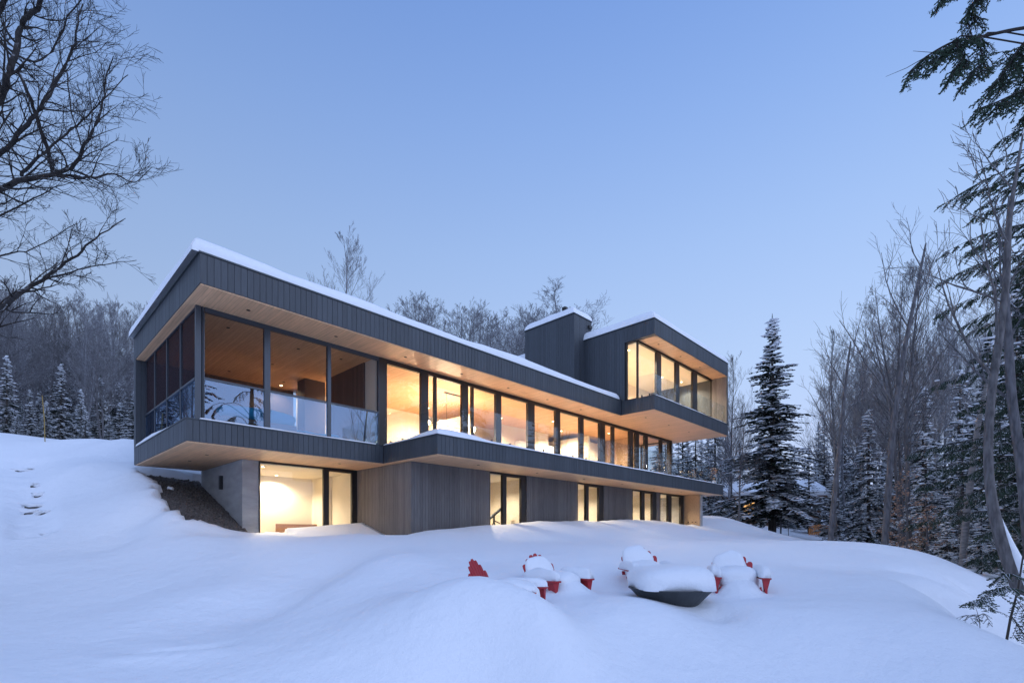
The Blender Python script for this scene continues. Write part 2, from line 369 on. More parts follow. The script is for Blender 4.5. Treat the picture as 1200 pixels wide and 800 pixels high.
def height(x, y, cut=True):
    x = np.asarray(x, float); y = np.asarray(y, float); sh = x.shape; x = x.ravel(); y = y.ravel()
    z = np.zeros_like(x); n = len(cpa)
    for i in range(0, len(x), 20000):
        xs = x[i:i+20000]; ys = y[i:i+20000]
        d = np.sqrt((xs[:,None]-cpa[None,:,0])**2+(ys[:,None]-cpa[None,:,1])**2+.3)
        z[i:i+20000] = d@W[:n]+W[n]+W[n+1]*xs+W[n+2]*ys
    r = np.sqrt(x*x+y*y)
    z += vnoise(x, y, 1.1, 3)*.05+vnoise(x, y, 3.2, 5)*.012
    z += vnoise(x, y, .25, 9)*np.clip((r-25)/60, 0, 1)*1.5
    # low pillow swells along the near snow
    # hollow with an overhanging lip in the left foreground
    cx, cy = HX, HYY
    z -= .36*np.exp(-((x-cx)/.5)**4-((y-cy-.15)/.11)**2)
    z += .10*np.exp(-((x-cx)/.8)**2-((y-cy+.12)/.2)**2)
    # wind hollows on the right flank and a scour below the fire bowl
    for hx, hy, rx, ry, dp in HOLLOWS:
        z -= dp*np.exp(-((x-hx)/rx)**2-((y-hy)/ry)**2)
    # broad drifts with a steeper lee side
    w_ = vnoise(x+.6*vnoise(x, y, .9, 51), y, .75, 52); z += .10*(np.abs(w_)**.8)*np.sign(w_)*np.clip((y-3)/4, 0, 1)*np.clip((16-y)/4, 0, 1)
    # trodden stair groove up the left hill
    a = P(40,622,14); b_ = P(33,548,19)
    tt = np.clip(((x-a.x)*(b_.x-a.x)+(y-a.y)*(b_.y-a.y))/((b_.x-a.x)**2+(b_.y-a.y)**2), 0, 1)
    dd = np.sqrt((x-a.x-tt*(b_.x-a.x))**2+(y-a.y-tt*(b_.y-a.y))**2)
    z -= 1.0*.17*ss(1.0-(dd-.3)/.3)+(.05*vnoise(x, y, 9, 4)+.03*vnoise(x, y, 19, 6))*ss(1.2-dd/.8)
    # rumpled snow where it slid off beside the porch
    s = (x-AX)*ux+(y-AY)*uy; t = -(x-AX)*uy+(y-AY)*ux
    z += .05*vnoise(x*1.0, y*1.0, 4, 8)*np.exp(-((s+.8)/1.1)**2)*ss((t-1.5)/2)
    # wind-lumped snow beside the house front
    near = np.exp(-((t+1.0)/.8)**2)*ss((s-5.5)/1.0)*ss((26-s)/2.0)
    z += near*(.06*vnoise(s, t, 2.6, 31)+.03*vnoise(s, t, 7, 32))
    for (qx, qy, rz_, zb_, up_) in CHG:
        c_, s_n = math.cos(rz_), math.sin(rz_); lx = (x-qx)*c_+(y-qy)*s_n; ly = -(x-qx)*s_n+(y-qy)*c_
        g = np.exp(-(lx/.27)**4)*ss((ly+.62)/.3)*ss((.3-ly)/.2)
        z = z*(1-g)+np.maximum(z, zb_+up_+.03*vnoise(x,y,5,3))*g
    if cut:
        # shallow wells against the walls, and nothing inside the house
        t0 = np.where(s < 5.9, 3.35, -.07)
        do = np.maximum(np.maximum(t0-t, 2.0-s), s-25.2)
        z -= (.20*ss(1-do/.55)+.75*ss((.16-do)/.14))*(t < 8.2)
        # dry gravel bank under the porch
        edge = .22+.12*np.sin(t*2.3)+.07*np.sin(t*5.1)+.22*vnoise(s, t, 5, 71)+.1*vnoise(s, t, 14, 72)
        ed2 = 2.35+.22*np.sin(s*3)
        ing = np.minimum(np.minimum(s-edge, t-ed2), 8.1-t)
        ing = np.where(s < 3.2, ing, -1)
        z -= .62*ss(ing/.16)*(do > -1)
    return z.reshape(sh)
def zt(x, y): return float(height(np.array([x]), np.array([y]))[0])

def axis(lo, a, b, hi, st):
    c = list(np.arange(a, b+1e-6, st)); g = st; v = a; L = []
    while v > lo: g *= 1.13; v -= g; L.append(v)
    g = st; v = c[-1]; Rr = []
    while v < hi: g *= 1.13; v += g; Rr.append(v)
    return np.array(L[::-1]+c+Rr)
def build_ground():
    xs = axis(-240, -14, 13, 240, .125); ys = axis(-160, 3, 32, 420, .125)
    X, Y = np.meshgrid(xs, ys); Z = height(X, Y)
    nx, ny = len(xs), len(ys)
    co = np.stack([X.ravel(), Y.ravel(), Z.ravel()], 1)
    s = (X-AX)*ux+(Y-AY)*uy; t = -(X-AX)*uy+(Y-AY)*ux
    t0 = np.where(s < 5.9, 3.35, -.07)
    inside = ((s > 2.16) & (s < 25.25) & (t > t0+.16) & (t < 7.75))
    ii, jj = np.meshgrid(np.arange(nx-1), np.arange(ny-1))
    kill = inside[:-1,:-1] & inside[1:,:-1] & inside[:-1,1:] & inside[1:,1:]
    k = (jj*nx+ii)[~kill]
    fc = np.stack([k, k+1, k+nx+1, k+nx], 1)
    me = bpy.data.meshes.new('snow_ground'); me.from_pydata(co.tolist(), [], fc.tolist())
    me.materials.append(SNOW); me.polygons.foreach_set('use_smooth', [True]*len(fc)); me.update()
    o = bpy.data.objects.new('snow_ground', me); COL.objects.link(o)
    tag(o, 'smooth deep blue-lit snow covering the ground and hill', kind='structure')
build_ground()

# gravel bank under the porch
def build_gravel():
    mb = MB(); n = 60; m_ = 90
    sv = np.linspace(-.2, 2.1, n); tv = np.linspace(1.6, 8.6, m_)
    S, T = np.meshgrid(sv, tv); X = AX+ux*S-uy*T; Y = AY+uy*S+ux*T
    Z = height(X, Y, cut=False)-.27
    rr = np.random.RandomState(3)
    Z += rr.uniform(-.018, .018, Z.shape)
    for j in range(m_):
        for i in range(n): mb.v.append((X[j,i], Y[j,i], Z[j,i]))
    for j in range(m_-1):
        for i in range(n-1):
            mb.f.append((j*n+i, j*n+i+1, (j+1)*n+i+1, (j+1)*n+i)); mb.m.append(0)
    # loose stones
    for k in range(1500):
        s = rr.uniform(.35, 2.0); t = rr.uniform(2.3, 8.2); p = H(s, t)
        i = int((s+.2)/2.3*(n-1)); j = int((t-1.6)/7*(m_-1)); z = Z[j,i]
        q = rr.uniform(.018, .045)
        mb.blob((p.x, p.y, z+q*.3), (q, q*rr.uniform(.7,1.2), q*.7), ex=.9, nu=5, nv=3, wob=.3, seed=k)
    o = mb.build('gravel_bank', M['gravel'])
    tag(o, 'bank of bare dark gravel sheltered under the porch', 'gravel', kind='stuff')
build_gravel()
p = P(174,574,17.0)
o = MB(); o.blob((0,0,0), (.1,.09,.07), wob=.3, seed=4)
p2 = H(.75, 6.3); zz = zt(p2.x, p2.y)+.36
o = o.build('snow_lump', SNOW, smooth=True, loc=(p2.x, p2.y, zz)); tag(o, 'small white lump of snow on the dark gravel bank', 'snow lump')

# ------------------------------------------------------------------ the house
house = empty('house', (AX, AY, 0), ANG)
tag(house, 'long modern house with dark board fascias, snowy flat roofs and glowing glass walls', 'house')
Zr, Zc, Zf, Zs = 6.68, 5.97, 2.96, 2.37      # roof top, ceiling, main floor, soffit of the slab
Zb, Zbc, Zbf = 10.25, 9.52, 6.62             # upper box: top, ceiling, floor
WT = 1.35                                     # main glass plane
SE = 26.9                                     # right end of the long volumes
GF = -.42                                     # lower floor

def boards(mb, axis_, a0, a1, c, z0, z1, out, w=.15, gap=.009, th=.02, m=0):
    """vertical boards on a plane: axis_ 's' runs along s at t=c, 't' along t at s=c; out = +-1 facing side"""
    n = max(1, round((a1-a0)/w)); w = (a1-a0)/n
    for i in range(n):
        x0, x1 = a0+i*w+gap/2, a0+(i+1)*w-gap/2
        d = th+rnd.uniform(-.002, .002)
        if axis_ == 's': mb.box(x0, x1, c, c+out*d, z0, z1, m)
        else: mb.box(c, c+out*d, x0, x1, z0, z1, m)

# slab of the main roof: core, boards, flashing
def volume(name_core, s0, s1, t0, t1, z0, z1, faces, mat='clad', w=.15, flash=True, floor_mat='gap', openz=None):
    core = MB(); core.box(s0+.02, s1-.02, t0+.02, t1-.02, z0+.012, z1-.01); core.build(name_core, M['gap'], house)
    b = MB()
    for f_ in faces:
        if f_ == 'front': boards(b, 's', s0, s1, t0+.02, z0, z1, -1, w)
        if f_ == 'back': boards(b, 's', s0, s1, t1-.02, z0, z1, 1, w)
        if f_ == 'left': boards(b, 't', t0, t1, s0+.02, z0, z1, -1, w)
        if f_ == 'right': boards(b, 't', t0, t1, s1-.02, z0, z1, 1, w)
    b.build('fascia', M[mat], house)
    if flash:
        f2 = MB(); h = .035
        f2.box(s0-.025, s1+.025, t0-.025, t0+.06, z1, z1+h)
        f2.box(s0-.025, s0+.06, t0+.06, t1, z1, z1+h)
        f2.box(s1-.06, s1+.025, t0+.06, t1, z1, z1+h)
        f2.build('roof_flashing', M['flash'], house)
volume('roof', 0, 18.43, 0, 7.72, Zc, Zr, ('front','left','back'))
# roof deck continues below the upper box
volume('roof', 18.43, 27.35, -1.82, 7.72, Zc, Zbf, ('front','right','back'), flash=False)
b = MB(); boards(b, 't', -1.82, -.02, 18.45, Zc, Zbf, -1, .15); b.build('fascia', M['clad'], house)
b = MB(); b.box(18.41, 18.5, -1.84, -.03, Zbf, Zbf+.03); b.box(18.5, 27.37, -1.84, -1.76, Zbf, Zbf+.03); b.build('roof_flashing', M['flash'], house)
# soffits and ceiling boards (pale wood)
b = MB(); b.box(.02, 18.43, .02, 7.6, Zc-.03, Zc-.004); b.box(18.43, 27.33, -1.8, 7.6, Zc-.03, Zc-.004); b.build('soffit', M['soffit'], house)
# slabs of the main floor
volume('floor_slab', 0, 5.69, 1.2, 7.72, Zs+.03, Zf, ('front','left','back'), flash=False)
volume('floor_slab', 5.69, SE, -1.71, 7.72, Zs+.03, Zf, ('front','right','back'), flash=False)
b = MB(); boards(b, 't', -1.71, 1.18, 5.71, Zs+.03, Zf, -1, .15); b.build('fascia', M['clad'], house)
b = MB(); b.box(-.02, 5.67, 1.18, 1.26, Zf, Zf+.03); b.box(-.02, .06, 1.26, 7.45, Zf, Zf+.03)
b.box(5.67, SE+.02, -1.73, -1.66, Zf, Zf+.03); b.box(5.67, 5.74, -1.66, 1.18, Zf, Zf+.03); b.box(SE-.05, SE+.02, -1.66, 1.3, Zf, Zf+.03)
b.build('slab_flashing', M['flash'], house)
b = MB(); b.box(.02, 5.70, 1.22, 7.6, Zs, Zs+.026); b.box(5.70, SE-.02, -1.69, 7.6, Zs, Zs+.026); b.build('soffit', M['soffit'], house)
# fin wall at the left end, closing roof and slab
b = MB(); boards(b, 's', 0, .9, 7.46, Zf, Zc-.03, -1, .15); b.box(.01, .9, 7.46, 7.7, Zf, Zc-.03); boards(b, 't', 7.44, 7.72, .02, Zf-.0, Zc, -1, .14); b.build('fin_wall', M['clad'], house)

# ---- screened porch: steel posts, upper screens, lower reflective panels
PT = t_at(212,.28), t_at(196,.28), t_at(181.8,.28), t_at(169.7,.28)
b = MB(); b.box(.24, .36, 1.30, 1.40, Zf+.03, Zc-.03); b.box(.38,.42,1.29,1.37,Zf+.03,Zc-.03); b.box(.36,.38,1.34,1.36,Zf+.03,Zc-.03); b.build('corner_post', M['steel'], house)
s_p = [(s_at(236,WT), s_at(309,WT)), (s_at(316,WT), s_at(383,WT)), (s_at(387,WT), s_at(442.6,WT))]
ZR = Zf+1.10
def frame_rect(mb, s0, s1, t0, t1, z0, z1, w=.05):
    mb.box(s0, s1, t0, t1, z0, z0+w); mb.box(s0, s1, t0, t1, z1-w, z1)
    mb.box(s0, s0+w, t0, t1, z0+w, z1-w); mb.box(s1-w, s1, t0, t1, z0+w, z1-w)
def frame_rect_t(mb, s0, s1, t0, t1, z0, z1, w=.05):
    mb.box(s0, s1, t0, t1, z0, z0+w); mb.box(s0, s1, t0, t1, z1-w, z1)
    mb.box(s0, s1, t0, t0+w, z0+w, z1-w); mb.box(s0, s1, t1-w, t1, z0+w, z1-w)
prev = .44
for i, (a, c) in enumerate(s_p):
    nxt = (c+s_p[i+1][0])/2 if i < 2 else c+.02
    f_ = MB(); f_.box(prev, nxt, WT-.05, WT+.04, Zc-.15, Zc-.03)
    f_.box(prev, a, WT-.06, WT+.05, Zf+.04, Zc-.15); f_.box(c, nxt, WT-.06, WT+.05, Zf+.04, Zc-.15)
    fr = f_.build('porch_frame', M['steel'], house)
    r_ = MB(); r_.box(a, c, WT-.055, WT-.01, ZR, ZR+.055); r_.build('guard_rail', M['steel'], fr); r_ = MB(); r_.box(a, c, WT-.055, WT+.03, Zf+.04, Zf+.09); r_.build('bottom_rail', M['steel'], fr)
    g = MB(); g.box(a, c, WT-.035, WT-.025, Zf+.09, ZR); g.build('guard_pane', M['mirror'], fr)
    g = MB(); g.box(a, c, WT+.01, WT+.014, ZR, Zc-.15); g.build('insect_screen', M['screen'], fr)
    prev = nxt
ts = [1.44]+list(PT)+[7.42]
for i in range(5):
    t0, t1 = ts[i], ts[i+1]
    f_ = MB(); frame_rect_t(f_, .26, .32, t0, t1, Zf+.04, Zc-.03, .03); f_.box(.25, .33, t0+.03, t1-.03, ZR, ZR+.05)
    fr = f_.build('porch_frame', M['steel'], house)
    g = MB(); g.box(.28, .29, t0+.03, t1-.03, Zf+.07, ZR); g.build('guard_pane', M['mirror'], fr)
    g = MB(); g.box(.30, .304, t0+.03, t1-.03, ZR+.05, Zc-.06); g.build('insect_screen', M['screen2'], fr)
# porch interior
b = MB(); b.box(.3, 5.3, 7.42, 7.5, Zf+.02, Zc-.03); b.build('porch_back_wall', M['dwall'], house)
SP = 5.55
tA = t_at(428, SP); tB = t_at(388, SP)
b = MB(); b.box(SP, SP+.12, WT+.12, tA, Zf+.02, Zc-.03); b.build('partition_wall', M['plaster'], house)
b = MB(); b.box(SP-.05, SP+.1, tA+.02, tB, Zf+.02, Zc-.03); b.build('partition_wall', M['dwall2'], house)
b = MB(); b.box(SP-.7, SP+.1, tB+.7, tB+1.35, Zf+.02, Zc-.03); b.build('fireplace_wall', M['dwall2'], house)
b = MB(); b.box(.35, SP, WT+.06, 7.42, Zf+.002, Zf+.02); b.build('porch_floor', M['floor'], house)

# ---- main glass wall
panes = [(452.5,492.5),(501,508.2),(510.8,540.5),(547.5,552),(554.2,580),(586.5,617.5),(625.5,650),(655.6,678.3),(683,701.6),(708,716.4),(719,736.6),(741,743.5),(748,754.6),(758.4,772.6),(775.4,785.4)]
sp = [(s_at(a,WT), s_at(c,WT)) for a, c in panes]
def window(s0, s1, a, c, t, z0, z1, head=.15, foot=.06, depth=.12, mat='frame', glass='glass', name='window', parent=house):
    f_ = MB(); f_.box(s0, s1, t-depth/2, t+depth/2, z1-head, z1); f_.box(s0, s1, t-depth/2, t+depth/2, z0, z0+foot)
    if a-s0 > .004: f_.box(s0, a, t-depth/2, t+depth/2, z0+foot, z1-head)
    if s1-c > .004: f_.box(c, s1, t-depth/2, t+depth/2, z0+foot, z1-head)
    fr = f_.build(name, M[mat], parent)
    g = MB(); g.box(a, c, t-.006, t+.006, z0+foot, z1-head); g.build('pane', M[glass], fr)
    return fr
left = s_p[2][1]+.02
for i, (a, c) in enumerate(sp):
    right = (c+sp[i+1][0])/2 if i < len(sp)-1 else c+.12
    window(left, right, a, c, WT, Zf+.02, Zc-.03)
    left = right
SR = left
b = MB(); b.box(SR-.1, SR, WT+.07, WT+.2, Zf, Zc-.03); b.build('corner_post', M['steel'], house)
# right end glass wall
for t0, t1 in ((WT+.2, 3.4),(3.4,5.5)):
    f_ = MB(); frame_rect_t(f_, SR-.1, SR, t0, t1, Zf, Zc-.03, .06); fr = f_.build('window', M['frame'], house)
    g = MB(); g.box(SR-.056, SR-.044, t0+.06, t1-.06, Zf+.06, Zc-.09); g.build('pane', M['glass'], fr)
b = MB(); b.box(SR-.15, SR, 5.5, 7.6, Zf, Zc-.03); b.build('end_wall', M['lining'], house)
# interior of the main floor
b = MB(); b.box(SP+.12, SR-.12, WT+.08, 7.4, Zf+.002, Zf+.02); b.build('main_floor', M['floor'], house)
b = MB(); b.box(5.3, SR-.15, 7.0, 7.15, Zf+.02, Zc-.03); b.build('back_wall', M['plaster'], house)
for q in ((11.6,11.72,3.6,7.0,Zc-.5),(15.6,19.5,5.6,5.75,Zc-.03),(20.3,20.42,3.3,7,Zc-.3),(20.42,23.5,4.4,4.5,Zc-.3)):
    b = MB(); b.box(q[0],q[1],q[2],q[3],Zf+.02,q[4]); b.build('inner_wall', M['plaster'], house)
b = MB(); b.box(23.6,23.72,2.2,7,Zf+.02,Zc-.03); b.build('inner_wall', M['lining'], house)
b = MB(); b.box(17.2,20.2,3.4,4.1,Zf+.02,Zf+.92); b.build('kitchen_island', M['fabric'], house)
b = MB(); b.box(16.6,20.2,5.0,5.58,Zf+.02,Zf+.9); b.box(16.6,20.2,5.2,5.58,Zf+1.5,Zf+2.2); b.build('kitchen_cabinets', M['white'], house)

b = MB(); b.box(5.8,11.5,6.72,6.99,Zf+1.15,Zf+1.2); b.box(5.8,11.5,6.72,6.99,Zf+.45,Zf+.5); b.build('wall_shelf', M['white'], house)
b = MB(); b.box(12.4,15.2,6.6,6.98,Zf+.02,Zf+2.1); b.box(13.2,13.25,6.55,6.6,Zf+.1,Zf+2.0); b.box(14.3,14.35,6.55,6.6,Zf+.1,Zf+2.0); b.build('tall_cabinet', M['lining'], house)
# ---- balcony guards
def guard(name, segs, ax, c, z, h, m='guard'):
    for k, (a, d) in enumerate(segs):
        g = MB()
        if ax == 's': g.box(a+.01, d-.01, c-.006, c+.006, z+.08, z+h)
        else: g.box(c-.006, c+.006, a+.01, d-.01, z+.08, z+h)
        o = g.build(name, M[m], house)
        for q in ((a+.25*(d-a)), (a+.75*(d-a))):
            fr = MB()
            if ax == 's': fr.box(q-.02, q+.02, c-.03, c+.03, z+.03, z+.16)
            else: fr.box(c-.03, c+.03, q-.02, q+.02, z+.03, z+.16)
            fr.build('clamp', M['frame'], o)
guard('glass_guard', [(5.8+i*1.75, 5.8+(i+1)*1.75) for i in range(12)], 's', -1.6, Zf, 1.08)
guard('glass_guard', [(-1.58,-.1),(-.1,1.28)], 't', 5.8, Zf, 1.08)
guard('glass_guard', [(-1.58,-.1),(-.1,1.28)], 't', SE-.09, Zf, 1.08)

# ---- upper box
bs0, bs1, bt0, bt1 = 18.43, 27.35, -1.82, 7.72
gt = -.84; gs = -.20
# walls: left side solid from gs back
wb = MB(); wb.box(bs0+.02, bs0+.2, gs+.02, bt1, Zbf, Zb-.012); boards(wb, 't', gs, bt1, bs0+.02, Zbf, Zb, -1, .15); wb.build('side_wall', M['clad'], house)
wb = MB(); wb.box(bs0+.02, bs0+.2, bt0+.02, gs, Zbc, Zb-.012); boards(wb, 't', bt0, gs, bs0+.02, Zbc, Zb, -1, .15)
wb.box(bs0+.2, bs1-.02, bt0+.02, bt1, Zbc+.0, Zb-.012); boards(wb, 's', bs0, bs1, bt0+.02, Zbc, Zb, -1, .15); wb.build('upper_fascia', M['clad'], house)
wb = MB(); boards(wb, 's', bs1-.12, bs1, bt0+.02, Zbf, Zbc, -1, .12); wb.box(bs1-.1, bs1-.02, bt0+.02, bt1, Zbf, Zbc); boards(wb, 't', bt0, bt1, bs1-.02, Zbf, Zb, 1, .15); wb.build('end_wall', M['clad'], house)
wb = MB(); boards(wb, 't', bt0+.03, gt-.06, bs1-.1, Zbf+.04, Zbc-.03, -1, .14); wb.build('wood_reveal', M['wood'], house)
wb = MB(); wb.box(bs0+.2, bs1-.1, bt0+.03, bt1-.3, Zbc-.03, Zbc-.004); wb.build('soffit', M['soffit'], house)
wb = MB(); wb.box(bs0-.025, bs0+.06, bt0-.025, bt1, Zb, Zb+.035); wb.box(bs0+.06, bs1+.025, bt0-.025, bt0+.06, Zb, Zb+.035); wb.box(bs1-.06, bs1+.025, bt0+.06, bt1, Zb, Zb+.035); wb.build('roof_flashing', M['flash'], house)
# corner glazing
f_ = MB(); f_.box(bs0+.06, bs0+.14, gs-.11, gs-.0, Zbf+.03, Zbc-.03); f_.box(bs0+.06, bs0+.14, gt+.02, gs-.11, Zbc-.09, Zbc-.03); f_.box(bs0+.06, bs0+.14, gt+.02, gs-.11, Zbf+.03, Zbf+.07); f_.box(bs0+.07,bs0+.11,gt-.02,gt+.02,Zbf+.03,Zbc-.03)
fr = f_.build('window', M['frame'], house)
g = MB(); g.box(bs0+.09, bs0+.1, gt+.02, gs-.11, Zbf+.07, Zbc-.09); g.build('pane', M['glass'], fr)
bp = [(750.8,768.3),(773.8,791),(795,810.8),(816,833.2)]
bpp = [(s_at(a,gt), s_at(c,gt)) for a, c in bp]
left = bs0+.11
for i, (a, c) in enumerate(bpp):
    if i == 0: a = left+.03
    right = (c+bpp[i+1][0])/2 if i < 3 else c+.14
    window(left, right, a, c, gt, Zbf+.03, Zbc-.03, head=.1); left = right
b = MB(); b.box(left, bs1-.1, gt-.03, gt+.08, Zbf+.03, Zbc-.03); b.build('wall_panel', M['wood'], house)
b = MB(); b.box(bs0+.2, bs1-.1, gt+.08, bt1-.2, Zbf+.002, Zbf+.03); b.build('upper_floor', M['floor'], house)
b = MB(); b.box(bs0+.22, bs1-.12, 3.2, 3.3, Zbf+.03, Zbc-.03); b.box(bs0+.2,bs0+.24,gs,3.2,Zbf+.03,Zbc-.03); b.box(bs0+.25, bs1-.15, gt+.12, 3.18, Zbc-.06, Zbc-.032); b.build('upper_inner_wall', M['plaster'], house)
guard('glass_guard', [(bs0+.1+i*1.74, bs0+.1+(i+1)*1.74) for i in range(5)], 's', -1.72, Zbf, 1.08)
guard('glass_guard', [(-1.7,-.9)], 't', bs0+.1, Zbf, 1.08)

# ---- chimney
cs0, cs1, ct0, ct1, cz = 17.57, 19.1, 2.25, 5.7, 11.44
b = MB(); b.box(cs0+.02, cs1-.02, ct0+.02, ct1-.02, Zr, cz-.01)
boards(b, 's', cs0, cs1, ct0+.02, Zr, cz, -1, .15); boards(b, 't', ct0, ct1, cs0+.02, Zr, cz, -1, .15); boards(b, 's', cs0, cs1, ct1-.02, Zr, cz, 1, .15); boards(b, 't', ct0, ct1, cs1-.02, Zr, cz, 1, .15)
ch_o = b.build('chimney', M['clad'], house)
b = MB(); b.box(cs0-.03, cs1+.03, ct0-.03, ct0+.05, cz, cz+.05); b.box(cs0-.03, cs0+.05, ct0+.05, ct1+.03, cz, cz+.05); b.box(cs1-.05, cs1+.03, ct0+.05, ct1+.03, cz, cz+.05); b.build('flashing', M['flash'], ch_o)
b = MB(); b.box(18.75, 19.0, ct0-.12, ct0, cz-.42, cz-.28); b.build('floodlight', M['black'], ch_o)
b = MB(); b.lathe([(.12,0),(.12,.62),(.16,.62),(.16,.72),(.02,.8)], 12, (18.0, 3.2, cz)); b.build('flue', M['black'], ch_o)

# ---- lower level walls
LT1, LT2 = 3.35, -.07
Lz = Zs-.004
b = MB(); b.box(2.02, 2.32, LT1, 7.7, -.8, Lz); b.build('concrete_wall', M['conc'], house)
sA = s_at(303.2, LT1)
b = MB(); b.box(2.32, sA, LT1, LT1+.3, -.8, Lz); b.build('concrete_pier', M['conc'], house)
for k, (z0, q) in enumerate(((1.75, 2.6+2.6),)):
    b = MB(); b.box(1.93, 2.02, q, q+.16, 1.55, 2.0); b.build('wall_lamp', M['black'], house)
s5 = 5.92
pr = [(s_at(304.5,LT1), s_at(379,LT1)), (s_at(385,LT1), s_at(412,LT1))]
window(sA, (pr[0][1]+pr[1][0])/2, pr[0][0], pr[0][1], LT1+.02, -.45, Lz, head=.06)
window((pr[0][1]+pr[1][0])/2, s5-.02, pr[1][0], pr[1][1], LT1+.02, -.45, Lz, head=.12)
# wood block: left return and front
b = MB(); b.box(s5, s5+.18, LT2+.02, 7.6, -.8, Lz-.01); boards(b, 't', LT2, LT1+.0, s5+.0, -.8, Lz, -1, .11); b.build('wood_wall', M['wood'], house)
lw = [[(574.5,589.3),(593.6,611)],[(677.2,686.8),(690,702)],[(741.5,752),(755.5,764.5)],[(774,783),(787,797.8)]]
lw_out = [(573.8,617.4),(676.6,707.8),(740.8,769.5),(773.6,801.6)]
cur = s5
def wood_front(a, c):
    if c-a < .03: return
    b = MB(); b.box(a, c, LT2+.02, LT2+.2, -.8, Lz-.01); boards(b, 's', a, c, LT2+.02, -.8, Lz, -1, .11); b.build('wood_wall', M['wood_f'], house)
for wpair, (o0, o1) in zip(lw, lw_out):
    a0 = s_at(o0, LT2); a1 = s_at(o1, LT2)
    wood_front(cur, a0)
    q = [(s_at(a,LT2+.04), s_at(c,LT2+.04)) for a, c in wpair]
    mid = (q[0][1]+q[1][0])/2
    window(a0, mid, q[0][0], q[0][1], LT2+.1, -.45, Lz, head=.07)
    window(mid, a1, q[1][0], q[1][1], LT2+.1, -.45, Lz, head=.12)
    cur = a1
wood_front(cur, 25.28)
b = MB(); b.box(25.28, 25.55, -1.05, 7.6, -.8, Lz); b.build('concrete_wall', M['conc'], house)
b = MB(); b.box(25.26,25.277,-1.0,LT2,-.8,Lz); b.build('lining_panel', M['lining'], house)
b = MB()
for q in (-.8,-.6,-.35): b.box(25.18, 25.26, q, q+.04, .75, .8)
b.build('coat_hooks', M['black'], house)
# lower level interior
b = MB(); b.box(2.34, s5, LT1+.1, 6.9, GF-.1, GF); b.box(s5+.18, 25.28, LT2+.2, 6.9, GF-.1, GF); b.build('lower_floor', M['floor'], house)
b = MB(); b.box(2.33, s5, 6.7, 6.85, GF, Lz); b.box(s5+.18, 25.26, 3.6, 3.75, GF, Lz)
b.box(2.325,2.335,LT1+.32,6.7,GF,Lz); b.box(s5-.17, s5-.01, 5.2, 6.7, GF, Lz); b.box(s5-.05, s5-.01, LT1+.1, 5.2, GF, Lz)
LWS = [(s_at(a, LT2), s_at(c, LT2)) for a, c in lw_out]
for a, c in LWS[:3]: b.box(c+.35, c+.47, LT2+.2, 2.6, GF, Lz)
b.box(s5+.18, 25.26, 2.6, 2.7, GF, Lz)
b.build('lower_inner_wall', M['plaster'], house)
b = MB(); b.box(2.34, s5-.01, LT1+.08, 6.7, Zs-.08, Zs-.012); b.box(s5+.19, 25.27, LT2+.22, 3.6, Zs-.08, Zs-.012); b.build('lower_ceiling', M['plaster'], house)

# ---- recessed lights in the soffits (unlit, dark rims)
dl = []
for q in np.arange(1.3, 17.5, 2.45): dl.append((q, .68, Zc-.034))
for q in np.arange(19.6, 26.5, 2.45): dl.append((q, -.7, Zc-.034))
for q, r_ in ((1.3,2.3),(1.3,4.6),(3.4,2.5),(3.4,4.6),(4.8,2.4),(2.6,6.5),(4.5,6.4)): dl.append((q, r_, Zc-.034))
for q in np.arange(19.7, 26.5, 2.4): dl.append((q, -1.35, Zbc-.034))
for q in (8,11,14,17,20,23,26): dl.append((q, -.95, Zs-.004))
for q, r_ in ((1.0,3.2),(1.0,5.0),(4.6,2.1)): dl.append((q, r_, Zs-.004))
for s_, t_, z_ in dl:
    b = MB(); b.lathe([(.05,0),(.05,.006),(.036,.006),(.03,.0)][::-1], 12, (s_, t_, z_-.004)); b.build('recessed_light', M['black'], house)

